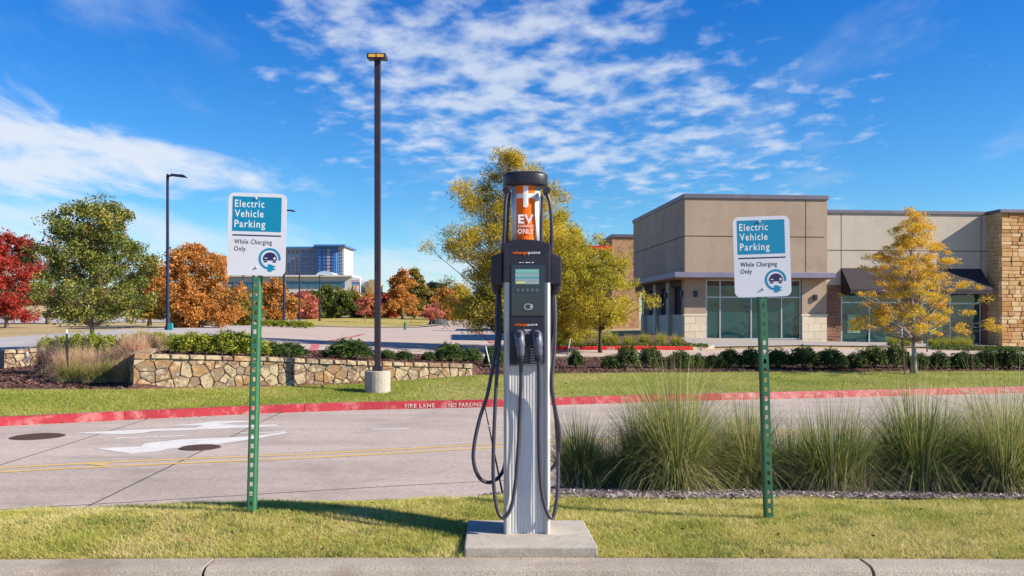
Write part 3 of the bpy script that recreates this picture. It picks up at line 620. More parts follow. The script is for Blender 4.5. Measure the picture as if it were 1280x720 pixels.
# ------------------------------------------------------------------ plants
def leaf_cloud(cen, size, asp=.5, flat=0.0, droop=0.0):
    """rhombic leaves at the centres"""
    n = len(cen); u_ = rs.normal(size=(n, 3)); u_[:, 2] = u_[:, 2]*(1-flat)-droop; u_ /= np.linalg.norm(u_, axis=1)[:, None]
    v_ = rs.normal(size=(n, 3)); v_ -= u_*(v_*u_).sum(1)[:, None]; v_ /= np.linalg.norm(v_, axis=1)[:, None]
    s = size*rs.uniform(.6, 1.35, n)[:, None]; u_ = u_*s; v_ = v_*s*asp
    V = np.stack([cen-u_, cen-v_*.9-u_*.1, cen+u_, cen+v_*.9-u_*.1], 1)
    return V.reshape(-1, 3)
def tree_mesh(h, r, prof_fn, z0, nclump, nleaf, leaf, clump_r, seed, trunk_r=.09, asp=.5, droop=0, lean=0, squash=.7, edge=.55, nsides=6, ax=(0, 0), skip=0):
    """returns (wood B, leaf vertices). prof_fn(t) gives the crown radius (0..1 of r) at height fraction t"""
    q = random.Random(seed); wood = B()
    tp = []
    for i in range(9):
        t = i/8; tp.append((lean*t*t*h+.02*h*math.sin(seed+t*5)*t, .015*h*math.cos(seed*2+t*4)*t, t*h*.95))
    rad = [trunk_r*(1.35 if i == 0 else 1)*(1-.88*(i/8)) for i in range(9)]
    wood.tube(tp, rad, 8)
    def trunk_at(z):
        t = min(max(z/(h*.95), 0), 1)*8; i = min(int(t), 7); f = t-i; a, b = tp[i], tp[i+1]
        return Vector([a[k]+(b[k]-a[k])*f for k in range(3)])
    cs = []
    tries = 0
    while len(cs) < nclump and tries < nclump*30:
        tries += 1
        t = q.random(); zc = z0+(h-z0)*t; R_ = r*prof_fn(t)*(1+.22*math.sin(3*t*7+seed)+.0)
        an = q.random()*2*math.pi; rr = R_*(q.random()**edge)
        rr *= 1+.25*mnoise.noise(Vector((math.cos(an)*1.7, math.sin(an)*1.7, t*3+seed)))
        c = Vector((trunk_at(zc).x+math.cos(an)*rr+ax[0]*t, trunk_at(zc).y+math.sin(an)*rr+ax[1]*t, zc+q.uniform(-.1, .1)*h*.2))
        if prof_fn(t) < q.random()*.6: continue
        if mnoise.noise(c*1.1/max(r, 1)*1.7+Vector((seed, 0, 0))) < -.24-skip: continue
        cs.append(c)
    allc = []
    for c in cs:
        hor = Vector((c.x, c.y, 0)).length
        st_ = trunk_at(max(z0*.75, c.z-hor*.75-.1)); midp = st_.lerp(c, .5)+Vector((q.uniform(-.1, .1), q.uniform(-.1, .1), .06))*hor*.6
        br = max(.004*h/5, trunk_r*.22*min(1, hor/r+.15))
        wood.tube([st_, st_.lerp(midp, .5)+Vector((0, 0, -.01)), midp, c], [br, br*.8, br*.6, br*.15], 4, cap=False)
        for k in range(2):
            tw = c+Vector((q.gauss(0, 1), q.gauss(0, 1), q.gauss(0, .6)))*clump_r*.9
            wood.tube([midp.lerp(c, .6), tw], [br*.35, br*.1], 3, cap=False)
        m_ = max(4, int(nleaf/len(cs)*q.uniform(.5, 1.6))); cr = clump_r*q.uniform(.6, 1.35)
        g_ = rs.normal(size=(m_, 3)); g_ = g_/np.linalg.norm(g_, axis=1)[:, None]*(rs.rand(m_, 1)**.45)
        sub = rs.normal(size=(m_, 3))*.12
        g_ = (g_+sub)*cr*np.array([1, 1, squash]); g_[:, 2] -= droop*np.abs(g_[:, 0]+g_[:, 1])*.5
        allc.append(g_+np.array(c))
    V = leaf_cloud(np.concatenate(allc), leaf, asp, 0, droop)
    return wood, V
ROUND = lambda t: math.sin(math.pi*min(1, t*.92+.10))**.55
CONE = lambda t: (1-t)**.75*(1 if t > .12 else .55+t*3.7)+.03
OVAL = lambda t: max(.05, (1-abs(2*t-.75)**2.2/1.6)) if t < .97 else .1
def tree(name, u, d, ytop, width_px, label, cat, leafm, barkm, prof_fn=ROUND, z0f=.22, nclump=60, nleaf=6000, leaf=.07, clump=.4, seed=1, trunk_r=.09, group=None, gzoff=0, **kw):
    x, y = W(u, d); gz = ground(x, y)+gzoff; h = (H-(ytop-HY)*d/F)-gz; r = width_px/2*d/F
    wood, V = tree_mesh(h, r, prof_fn, h*z0f, nclump, nleaf, leaf, clump, seed, trunk_r, **kw)
    root = empty(name, (x, y, gz-.03), 0, label, cat, group)
    wood.build('trunk', barkm, root, smooth=True, fix=False)
    np_mesh('crown', V, np.arange(len(V)).reshape(-1, 4), leafm, root)
    return root
L_oak = leaf_mat('oak_leaves', [(30, 44, 22), (62, 80, 34), (98, 110, 46), (146, 144, 66), (186, 156, 80)], 1.2, .3)
L_gold = leaf_mat('golden_leaves', [(84, 94, 42), (142, 136, 46), (194, 168, 50), (220, 186, 62), (206, 158, 64)], .45, .4)
L_gold2 = leaf_mat('yellow_leaves', [(100, 110, 42), (156, 150, 48), (204, 182, 54), (224, 202, 76)], .45, .4)
L_amber = leaf_mat('amber_leaves', [(106, 112, 44), (176, 160, 52), (222, 184, 60), (232, 176, 60), (216, 146, 58)], .6, .4)
L_red = leaf_mat('red_leaves', [(110, 62, 44), (160, 54, 46), (186, 72, 56), (200, 104, 80)], .6, .4)
L_orange = leaf_mat('orange_leaves', [(92, 98, 46), (164, 118, 54), (196, 126, 60), (206, 152, 76), (164, 86, 62)], .5, .4, w=.7)
L_mixed = leaf_mat('turning_leaves', [(54, 66, 32), (98, 96, 40), (150, 124, 44), (182, 136, 52)], .35, .35)
L_dark = leaf_mat('dark_green_leaves', [(24, 36, 24), (44, 58, 32), (70, 82, 44)], .5, .25)
L_green = leaf_mat('green_leaves', [(50, 66, 28), (84, 98, 38), (116, 122, 50)], .4, .3)
L_pink = leaf_mat('pinkish_leaves', [(150, 76, 62), (182, 104, 84), (196, 128, 104)], .4, .35)
tree('oak_tree', 115, 30, 252, 134, 'round green oak leaning over the pink grasses, leaves starting to yellow', 'tree', L_oak, bark, lambda t: math.sqrt(max(.01, 1-((t-.36)/.66)**2))*(1-.35*max(0, t-.55)), .20, 300, 40000, .052, .34, 9, .085, edge=.5, skip=.2)
tree('bald_cypress_tree', 638, 34, 190, 232, 'tall feathery golden green tree rising behind the charging station', 'tree', L_gold, bark_dark, lambda t: (1-t)**.45*(1 if t > .1 else .6+t*4)*(.94+.07*math.sin(t*17)), .12, 400, 96000, .062, .46, 11, .12, asp=.24, droop=.35, squash=.8, edge=.6, skip=.03)
tree('bald_cypress_tree', 750, 32.5, 308, 128, 'low yellow tree with dark trunk on the island right of the charging station', 'tree', L_gold2, bark_dark, ROUND, .28, 130, 24000, .055, .32, 21, .07, asp=.3, droop=.3, edge=.6, squash=.85)
tree('bald_cypress_tree', 694, 36.5, 256, 190, 'broad bright yellow tree between the charging station and the low dark-trunked tree', 'tree', L_gold2, bark_dark, lambda t: (1-t)**.6*(1 if t > .1 else .8+t*2), .08, 280, 62000, .062, .40, 5, .09, asp=.3, droop=.35, squash=.85, edge=.6)
tree('young_cypress_tree', 1142, 26.5, 258, 178, 'airy amber cone shaped tree with pale trunk in front of the shops', 'tree', L_amber, bark_pale, lambda t: (1-t)**.85*(1 if t > .10 else .85+t*1.5)+.03, .26, 330, 36000, .038, .21, 8, .085, asp=.32, droop=.1, squash=.5, edge=.6, skip=.1)
tree('maple_tree', 8, 62, 292, 96, 'bright red tree at the left edge of the view', 'tree', L_red, bark, ROUND, .12, 150, 22000, .11, .5, 2, .12, squash=.9, edge=.62)
tree('maple_tree', 61, 74, 300, 60, 'thin reddish tree with bare twigs behind the round green oak', 'tree', leaf_mat('rusty_leaves', [(110, 60, 40), (160, 90, 70), (96, 90, 44)], .5, .35), bark, ROUND, .28, 40, 2600, .12, .8, 6, .24)
tree('maple_tree', 187, 63, 330, 66, 'green tree turning yellow, just right of the round oak behind the pole', 'tree', L_mixed, bark, ROUND, .16, 70, 11000, .12, .6, 9, .16)
tree('maple_tree', 243, 57, 307, 108, 'broad orange tree right behind the dark blue street lamp', 'tree', L_orange, bark, ROUND, .03, 190, 28000, .11, .5, 4, .12, squash=.9, edge=.62)
tree('maple_tree', 296, 70, 360, 48, 'small yellow green tree below the left sign', 'tree', L_mixed, bark, ROUND, .03, 60, 10000, .12, .6, 14, .1)
far_t = [ # u, d, ytop, width, leaves, label
 (347, 105, 350, 52, L_orange, 'rust orange tree just right of the left sign post', 0),
 (378, 112, 366, 34, L_pink, 'small pinkish tree between two far lamps', 0),
 (412, 118, 357, 60, L_green, 'broad green tree under the white low building', 0),
 (440, 122, 364, 40, L_mixed, 'greenish yellow tree below the tall petrol sign', 0),
 (462, 124, 368, 30, L_orange, 'orange tree just left of the tall lamp pole', 0),
 (486, 128, 366, 24, L_red, 'little red tree right of the tall lamp pole', 0),
 (503, 118, 338, 34, L_orange, 'tall orange tree, the left of the pair beyond the lawn', 1),
 (518, 124, 336, 30, L_mixed, 'tall green and yellow tree, the right of the pair beyond the lawn', 1),
 (546, 140, 352, 44, L_dark, 'dark evergreen tree between the pair and the yellow one', 0),
 (556, 118, 362, 36, L_orange, 'orange red tree in front of the dark evergreen', 0),
 (573, 128, 356, 44, L_gold, 'yellow tree at the end of the far drive', 0),
 (596, 150, 370, 40, L_dark, 'dark bushy tree behind the red panel', 0),
 (626, 160, 352, 60, L_dark, 'dark green tree hidden low behind the charging station', 0),
 (690, 120, 366, 60, L_mixed, 'yellow green tree beyond the red roofed shop', 0),
]
for i, (u, d, yt, wd, lm, lab, tall) in enumerate(far_t):
    tree('park_tree', u, d, yt, wd, lab, 'tree', lm, bark, OVAL if tall else ROUND, .16 if tall else .06, 50, 6000, .20, .8, 30+i, .16, group='trees beyond the far lawn', nsides=5)
for i, (u, d, yt, wd, lm, lab) in enumerate(((-60, 66, 300, 90, L_orange, 'orange tree just outside the left edge'), (-170, 70, 300, 110, L_mixed, 'turning tree beyond the left edge of the view'))):
    tree('maple_tree', u, d, yt, wd, lab, 'tree', lm, bark, ROUND, .15, 40, 4500, .15, .8, 60+i, .12)
# distant wood closing the horizon
def far_wood():
    cs = []
    for k in range(420):
        u = rs.uniform(-300, 760); d = rs.uniform(175, 260); x, y = W(u, d); g_ = ground(x, y); hh = rs.uniform(3.0, 6.5)
        for c in range(3):
            n_ = 14; p = rs.normal(size=(n_, 3))*np.array([2.2, 2.0, hh*.22])+np.array([x, y, g_+hh*.45]); cs.append(p)
    V = leaf_cloud(np.concatenate(cs), 1.0, .7); o = np_mesh('distant_wood', V, np.arange(len(V)).reshape(-1, 4), leaf_mat('distant_leaves', [(52, 58, 40), (84, 80, 46), (128, 96, 54), (110, 66, 48)], .03, .2)); o['kind'] = 'stuff'
far_wood()
# shrubs
def shrub_mesh(seed, n=4200, leaf=.036, rag=.16):
    q = np.random.RandomState(seed); d_ = q.normal(size=(n, 3)); d_ /= np.linalg.norm(d_, axis=1)[:, None]; d_[:, 2] = np.abs(d_[:, 2])*1.0-.25*q.rand(n)
    rr = np.array([1+rag*2.2*mnoise.noise(Vector(v)*2.2+Vector((seed*3, 0, 0)))+rag*1.2*mnoise.noise(Vector(v)*5+Vector((0, seed, 0))) for v in d_])
    rr = rr*(q.rand(n)**.22)
    cen = d_*rr[:, None]*np.array([.5, .5, .62]); cen[:, 2] += .26
    return leaf_cloud(cen, leaf, .6)
SH = {}
def shrub(u, d, w_, h_, label, leafm, group, variant=0, kind='shrub', leafsize=.036, n=4200, rag=.14, dz=0):
    key = (variant, leafm.name)
    x, y = W(u, d); root = empty(kind, (x, y, ground(x, y)-.02+dz), rnd.uniform(0, 6.28) if w_ < 1.3 else 0, label, 'shrub', group)
    if key not in SH:
        V = shrub_mesh(variant+1, n, leafsize, rag); a = np_mesh('foliage', V, np.arange(len(V)).reshape(-1, 4), leafm, root)
        s = B()
        for k in range(7):
            an = k*.9; s.tube([(0, 0, 0), (.12*math.cos(an), .12*math.sin(an), .25), (.34*math.cos(an), .34*math.sin(an), .62)], [.018, .012, .005], 4, cap=False)
        b = s.build('stems', bark_dark, root, fix=False); SH[key] = (a.data, b.data)
    else:
        for nm, me in zip(('foliage', 'stems'), SH[key]): link(nm, me, None, root)
    root.scale = (w_, min(w_, 1.1), h_); return root
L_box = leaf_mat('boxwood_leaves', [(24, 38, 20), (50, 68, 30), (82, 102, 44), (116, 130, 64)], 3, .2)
L_box2 = leaf_mat('yellow_green_boxwood_leaves', [(62, 78, 26), (112, 126, 38), (160, 162, 54), (186, 178, 78)], 3, .25)  # yellow green leaf colours of the wall, hedge and far paving bushes
order = ['first', 'second', 'third', 'fourth', 'fifth', 'sixth', 'seventh', 'eighth', 'ninth', 'tenth', 'eleventh', 'twelfth', 'thirteenth', 'fourteenth', 'fifteenth', 'sixteenth', 'seventeenth', 'eighteenth', 'nineteenth', 'twentieth', 'twenty-first', 'twenty-second', 'twenty-third']
row = [(721, 16, 434), (765, 24, 440), (787, 26, 433), (815, 26, 434), (848, 26, 436), (874, 22, 440), (893, 24, 440), (914, 28, 435), (940, 26, 436), (972, 28, 437), (1002, 32, 434), (1038, 34, 437), (1066, 24, 441), (1091, 34, 433), (1122, 30, 434), (1150, 26, 438), (1176, 24, 440), (1206, 32, 436), (1235, 30, 438), (1262, 28, 438), (1292, 30, 439)]
for i, (u, w_, yt) in enumerate(row):
    d = 27.3+(u-700)/600*2.0; base = HY+F*(H-gz_ud(u, d))/d; shrub(u+rnd.uniform(-3, 3), d+rnd.uniform(-.4, .4), w_*rnd.uniform(1.02, 1.3)*d/F, (base-yt)*d/F/.92*rnd.uniform(.95, 1.25), f'clipped dark green shrub, {order[i]} from the charging station in the row on the right', L_box, 'dark shrubs in the mulch on the right', i % 4)
mid = [(340, 30, 424), (362, 40, 425), (436, 56, 421), (484, 22, 435), (505, 22, 436), (536, 18, 437), (562, 38, 426), (590, 24, 432), (618, 26, 428)]
mlab = ['dark shrub just right of the left sign post above the stone wall', 'wide low shrub over the middle left of the stone wall', 'largest dark bush above the stone wall, left of the tall pole', 'small bush just right of the tall pole', 'round small bush, second right of the tall pole', 'smallest bush near the right end of the stone wall', 'broad bush over the right end of the stone wall', 'bush beside the right end of the stone wall', 'bush half hidden behind the charging station cables']
for i, (u, w_, yt) in enumerate(mid):
    d = 21.2+(u-340)/280*4; base = HY+F*(H-gz_ud(u, d))/d; shrub(u, d, w_*1.1*d/F, (base-yt)*d/F/.92, mlab[i], L_box, 'bushes above the stone wall', (i+1) % 4)
lt = [(238, 40, 411), (262, 40, 413), (287, 44, 409), (310, 40, 414)]
ll_ = ['leftmost yellow green clipped bush on the stone wall', 'second yellow green bush on the stone wall', 'tallest yellow green bush on the wall, left of the sign post', 'yellow green bush right behind the left sign post']
for i, (u, w_, yt) in enumerate(lt):
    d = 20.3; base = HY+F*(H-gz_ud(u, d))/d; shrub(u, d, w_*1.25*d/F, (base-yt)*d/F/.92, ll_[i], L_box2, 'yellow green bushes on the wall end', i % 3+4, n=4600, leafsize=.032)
for i in range(9):
    u = 58+i*20; d = 24.5; base = HY+F*(H-gz_ud(u, d))/d; yt = 413+2*math.sin(i*1.7)+(0 if i else 4)
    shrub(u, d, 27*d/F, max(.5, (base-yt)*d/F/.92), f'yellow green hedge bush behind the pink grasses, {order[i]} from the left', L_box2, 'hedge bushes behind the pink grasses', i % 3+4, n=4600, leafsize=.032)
for i, u in enumerate((336, 352, 368, 382)):
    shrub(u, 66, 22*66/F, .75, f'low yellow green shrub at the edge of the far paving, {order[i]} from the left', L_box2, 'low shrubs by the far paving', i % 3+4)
for i, (u, d, w_, yt, lm) in enumerate(((577, 132, 26, 391, L_green), (592, 120, 24, 388, L_dark), (548, 105, 18, 398, L_dark))):
    base = HY+F*(H-gz_ud(u, d))/d; shrub(u, d, w_*d/F, (base-yt)*d/F/.92, ('pale round shrub by the far drive', 'dark shrub left of the red panel', 'grey green bush at the end of the far lawn')[i], lm, 'shrubs at the far drive', i, n=1500)
# ornamental grasses
def clump_mesh(seed, n, h, spread, wd, curl=.9, segs=5):
    q = np.random.RandomState(seed); a = q.uniform(0, 2*np.pi, n); r0 = q.rand(n)**.6*spread*.22; tilt = np.clip(np.abs(q.normal(0, .50, n)), .02, 1.3); hh = h*np.where(q.rand(n) < .12, q.uniform(1.0, 1.22, n), q.uniform(.45, 1.0, n))*(1-.25*tilt)
    low = q.rand(n) < .12; tilt = np.where(low, q.uniform(.8, 1.5, n), tilt); hh = np.where(low, hh*.62, hh)
    ts = np.linspace(0, 1, segs+1); V = np.zeros((n, segs+1, 2, 3)); side_ = a+np.pi/2+q.normal(0, .9, n)
    for k, t in enumerate(ts):
        th = tilt*(.45+curl*t*t*1.2); rad = r0+hh*np.sin(th)*t; z = hh*np.cos(np.minimum(th, 1.9))*t
        w_ = wd*q.uniform(.8, 1.2)*(1-t*.93)
        c_ = np.stack([np.cos(a)*rad, np.sin(a)*rad, np.maximum(z, .003)], 1); s_ = np.stack([np.cos(side_), np.sin(side_), np.zeros(n)], 1)*w_
        V[:, k, 0] = c_-s_; V[:, k, 1] = c_+s_
    idx = np.arange(n)[:, None]*(2*(segs+1)); qd = []
    for k in range(segs): qd.append(np.stack([idx[:, 0]+2*k, idx[:, 0]+2*k+1, idx[:, 0]+2*k+3, idx[:, 0]+2*k+2], 1))
    return V.reshape(-1, 3), np.concatenate(qd)
Lg1 = leaf_mat('muhly_blades', [(34, 60, 28), (74, 100, 40), (120, 136, 56), (176, 172, 96), (222, 208, 160)], 3, .35, .6, .8)
Lg2 = leaf_mat('dry_stalks', [(170, 130, 96), (200, 178, 132), (220, 204, 164), (170, 100, 80)], 2, .3, .7, .9)
gd = leaf_mat('dead_blades', [(104, 88, 74), (156, 138, 116), (200, 186, 164)], 2, .2, .8, .9)
def ograss(u, d, h, spread, label, seed, n=1300, mats=(Lg1, Lg2, gd), group='tall ornamental grasses along the lawn', wd=.0028, name='ornamental_grass', plume=90):
    x, y = W(u, d); root = empty(name, (x, y, ground(x, y)), rnd.uniform(0, 6), label, 'ornamental grass', group)
    V, q = clump_mesh(seed, n, h, spread, wd); np_mesh('blades', V, q, mats[0], root)
    V, q = clump_mesh(seed+50, plume, h*1.14, spread*.8, wd*.6, .35); np_mesh('stalks', V, q, mats[1], root)
    V, q = clump_mesh(seed+90, n//3, h*.52, spread*1.5, wd*.8, 1.3); np_mesh('dead_blades', V, q, mats[2], root); return root
gl = [(726, 6.2, .60, .45, .9), (764, 6.55, .52, .5, .8), (806, 6.2, .74, .65, 1.0), (848, 6.0, .95, .62, 1.35), (900, 6.5, .66, .75, .9), (938, 6.1, .74, .5, .9), (986, 6.6, .60, .7, .8), (1042, 5.95, .70, .85, 1.0), (1098, 6.7, .62, .6, .8), (1150, 6.0, .84, .8, 1.15), (1204, 6.6, .66, .6, .8), (1256, 5.9, .88, .85, 1.2), (1325, 6.2, .8, .7, 1.0), (1400, 6.1, .8, .7, 1.0)]
for i, (u, d, h, s_, nf) in enumerate(gl):
    o = ograss(u, d, h, s_, f'tall green ornamental grass clump, {order[i]} to the right of the charging station', 100+i, int(2100*nf), plume=150); o.rotation_euler = (R(rnd.uniform(-7, 7)), R(rnd.uniform(-9, 9)), rnd.uniform(0, 6))
Lp = leaf_mat('pink_muhly', [(150, 138, 76), (196, 168, 120), (214, 176, 148), (206, 154, 138)], .8, .4, .7, .6)
Lp2 = leaf_mat('pink_plumes', [(180, 138, 120), (206, 170, 148), (214, 186, 166)], .8, .45, .7, .6)
Lpg = leaf_mat('pale_green_blades', [(96, 108, 44), (140, 140, 62), (176, 164, 96)], .8, .4, .7, .6)
pk = [(62, 21.5, .85, L_dark, 0), (84, 20.2, .72, Lp, 0), (104, 20.6, .76, Lp, 0), (126, 20.0, .70, Lp, 0), (148, 20.3, .74, Lp, 0), (168, 19.9, .72, Lp, 0), (186, 21.0, .50, Lp, 0), (204, 21.6, .42, Lpg, 0), (160, 18.9, .55, Lp, 0), (140, 19.0, .55, Lpg, 0), (92, 19.3, .5, Lpg, 0), (122, 19.0, .5, Lpg, 0)]
pl_ = ['dark dusty ornamental grass at the left end of the pink grasses', 'pink feathery grass behind the thin black marker post', 'pink feathery grass left of the oak trunk', 'pink feathery grass right of the oak trunk', 'tall pink feathery grass in the middle of the bed', 'pink feathery grass left of the stone wall end', 'pink feathery grass behind the stone wall end', 'pale green feathery grass beside the yellow green bushes', 'short pink grass clump hard against the end of the stone wall', 'short green and pink grass clump in front of the oak trunk', 'short green grass clump right of the black marker post', 'short green grass clump in front of the pink grasses']
for i, (u, d, h, mt_, _) in enumerate(pk):
    ograss(u, d, h, 1.0, pl_[i], 200+i, 1500, (mt_ if i else leaf_mat('dusky_blades', [(80, 62, 60), (120, 96, 90), (146, 124, 112)], 1, .3), Lp2, gd), 'feathery grasses under the oak', .006, plume=260)
Liri = leaf_mat('lime_blades', [(110, 124, 40), (160, 160, 54), (188, 178, 78)], 1, .35, .6, .7)
for i, u in enumerate((705, 722, 768, 786, 806, 826, 846, 700, 758)):
    d = 35.3+(i % 3)*.8; ograss(u, d, .62, .8, f'lime green low grass tuft on the red kerbed island, {order[i]} planted', 300+i, 420, (Liri, Liri, gd), 'lime grass tufts on the island', .012, plume=10)
for i, u in enumerate((1116, 1132, 1166, 1182, 1196, 1208)):
    ograss(u, 38.2, .62, .8, f'lime green grass tuft under the shop windows, {order[i]} from the left', 320+i, 420, (Liri, Liri, gd), 'lime grass tufts by the shop windows', .012, plume=10)
# low ground cover by the footpath
n = 5000; U = rs.uniform(1165, 1330, n); D = rs.uniform(35.6, 37.4, n); zz, _ = gz_arr(U, D)
V = leaf_cloud(np.stack([(U-640)/F*D, D, zz+.06+.1*rs.rand(n)], 1), .05, .6); o = np_mesh('ground_cover', V, np.arange(len(V)).reshape(-1, 4), L_green); o['kind'] = 'stuff'
n = 4000; U = rs.uniform(700, 885, n); D = rs.uniform(33.9, 34.9, n); zz, _ = gz_arr(U, D)
V = leaf_cloud(np.stack([(U-640)/F*D, D, zz+.12+.08*rs.rand(n)], 1), .04, .6); o = np_mesh('ground_cover', V, np.arange(len(V)).reshape(-1, 4), L_green); o['kind'] = 'stuff'

# ------------------------------------------------------------------ stone walls
def convex_clip(poly, mid_, nrm):
    out = []
    for i in range(len(poly)):
        p, q = poly[i], poly[(i+1) % len(poly)]; sp = (p[0]-mid_[0])*nrm[0]+(p[1]-mid_[1])*nrm[1]; sq = (q[0]-mid_[0])*nrm[0]+(q[1]-mid_[1])*nrm[1]
        if sp <= 0: out.append(p)
        if (sp <= 0) != (sq <= 0): t = sp/(sp-sq); out.append((p[0]+(q[0]-p[0])*t, p[1]+(q[1]-p[1])*t))
    return out
def stone_mesh(poly, gap, depth, q):
    cx_ = sum(p[0] for p in poly)/len(poly); cz_ = sum(p[1] for p in poly)/len(poly)
    # shrink and round the outline
    P = []
    for i in range(len(poly)):
        a, b = poly[i], poly[(i+1) % len(poly)]; l_ = math.hypot(b[0]-a[0], b[1]-a[1])
        if l_ < .015: continue
        for t in ((.10, .5, .90) if l_ > .14 else (.14, .86)): P.append((a[0]+(b[0]-a[0])*t+q.uniform(-.006, .006), a[1]+(b[1]-a[1])*t+q.uniform(-.004, .004)))
    if len(P) < 4: return None
    def sh(k): 
        out = []
        for x, z in P:
            dx_, dz_ = x-cx_, z-cz_; l_ = math.hypot(dx_, dz_); f = max(.2, (l_-k)/l_); out.append((cx_+dx_*f, cz_+dz_*f))
        return out
    n = len(P); o = B(); V = []
    for ring, yy in ((sh(gap), .02), (sh(gap), -depth*.55), (sh(gap+.010), -depth)): V += [(x, yy+q.uniform(-.004, .004), z) for x, z in ring]
    V.append((cx_, -depth-q.uniform(-.006, .008), cz_))
    Fc = [(i, (i+1) % n, (i+1) % n+n, i+n) for i in range(n)]+[(i+n, (i+1) % n+n, (i+1) % n+2*n, i+2*n) for i in range(n)]+[(i+2*n, (i+1) % n+2*n, 3*n) for i in range(n)]
    o.v = V; o.f = Fc; o.mi = [0]*len(Fc); return o
def stone_wall(A, B_, topf, basef, label, seed, sx=.33, sz=.20, thick=.35):
    """wall from A to B; topf/basef give z along t"""
    q = random.Random(seed); l_ = math.hypot(B_[0]-A[0], B_[1]-A[1]); an = math.atan2(B_[1]-A[1], B_[0]-A[0])
    root = empty('stone_wall', (A[0], A[1], 0), an, label, 'stone wall'); core = B(); n = 24
    for i in range(n):
        a, b = l_*i/n, l_*(i+1)/n
    tp = [(l_*i/n, topf(i/n)-.03) for i in range(n+1)]; bt = [(l_*i/n, basef(i/n)-.15) for i in range(n+1)]
    core.prism(bt+tp[::-1], .0, thick); core.build('core', mortar, root)
    cap = .11
    # cap stones
    x = 0
    while x < l_:
        w_ = min(q.uniform(.22, .42), l_-x)
        if l_-x-w_ < .12: w_ = l_-x
        t = (x+w_/2)/l_; zt = topf(t); slope = (topf(min(1, t+.02))-topf(max(0, t-.02)))/(.04*l_)
        o = B(); p = .012; hh = cap*q.uniform(.85, 1.05); z_ = lambda xx: zt+slope*(xx-x-w_/2)
        x0_, x1_ = x+p, x+w_-p; e_ = q.uniform(-.015, .01)
        vs = [(x0_, -.065+e_, z_(x0_)-hh), (x1_, -.06+e_, z_(x1_)-hh), (x1_, thick+.02, z_(x1_)-hh), (x0_, thick+.02, z_(x0_)-hh), (x0_+.01, -.055+e_, z_(x0_)+q.uniform(-.008, .01)), (x1_-.01, -.05+e_, z_(x1_)+q.uniform(-.008, .01)), (x1_, thick, z_(x1_)), (x0_, thick, z_(x0_))]
        o.add(vs, [(3, 2, 1, 0), (4, 5, 6, 7), (0, 1, 5, 4), (1, 2, 6, 5), (2, 3, 7, 6), (3, 0, 4, 7)]); o.build('stone', wall_st, root, bevel=.014, segs=1); x += w_
    # body stones: cells of scattered seeds
    seeds = []; zmin = min(basef(i/10) for i in range(11))-.1; zmax = max(topf(i/10) for i in range(11))
    zc = zmin; r = 0
    while zc < zmax+.1:
        hrow = sz*q.choice([.6, .8, 1, 1.25, 1.4]); x = -.1+q.uniform(0, .2)
        while x < l_+.1:
            w_ = sx*q.choice([.4, .5, .7, .9, 1.1, 1.5, 1.7]); seeds.append((x+w_*q.uniform(.3, .7), zc+hrow/2+q.uniform(-.09, .09))); x += w_
        zc += hrow
    for s_ in seeds:
        t = min(max(s_[0]/l_, 0), 1); z1 = topf(t)-cap-.004; z0 = basef(t)-.08
        if z1-z0 < .1 or s_[1] > z1+.12 or s_[1] < z0-.15: continue
        poly = [(max(.004, s_[0]-.5), z0), (min(l_-.004, s_[0]+.5), z0), (min(l_-.004, s_[0]+.5), z1), (max(.004, s_[0]-.5), z1)]
        for o_ in seeds:
            if o_ is s_ or abs(o_[0]-s_[0]) > .95 or abs(o_[1]-s_[1]) > .7: continue
            poly = convex_clip(poly, ((s_[0]+o_[0])/2, (s_[1]+o_[1])/2), (o_[0]-s_[0], (o_[1]-s_[1])))
            if len(poly) < 3: break
        if len(poly) < 3: continue
        ar = abs(sum(poly[i-1][0]*poly[i][1]-poly[i][0]*poly[i-1][1] for i in range(len(poly))))/2
        if ar < .004: continue
        m_ = stone_mesh(poly, .007, q.uniform(.03, .055), q)
        if m_: m_.build('stone', wall_st, root, smooth=False)
    return root
WA, WB = W(166, 18.15), W(590, 22.5)
def lerpf(pts):
    return lambda t: float(np.interp(t, [p[0] for p in pts], [p[1] for p in pts]))
stone_wall(WA, WB, lerpf([(0, .40), (.335, .27), (.619, .11), (.97, -.04), (1, -.05)]), lerpf([(0, -.38), (.335, -.434), (.619, -.45), (1, -.37)]), 'long low wall of tan field stones retaining the planting bed behind the tall lamp pole', 5)
WC = (WA[0]-.02, WA[1]+.05); WD = W(180, 21.2)
stone_wall((WD[0], WD[1]), (WC[0], WC[1]), lerpf([(0, .44), (1, .40)]), lerpf([(0, -.1), (1, -.38)]), 'short return of the field stone wall beside the pink grasses', 6)
A_, B2 = W(4, 23.2), W(58, 24.0)
stone_wall(A_, B2, lerpf([(0, Z(437.5, 23.2)), (1, Z(435, 24))]), lerpf([(0, Z(458, 23.2)), (1, Z(455, 24))]), 'short stone wall stub at the far left by the street', 9, .26, .16)

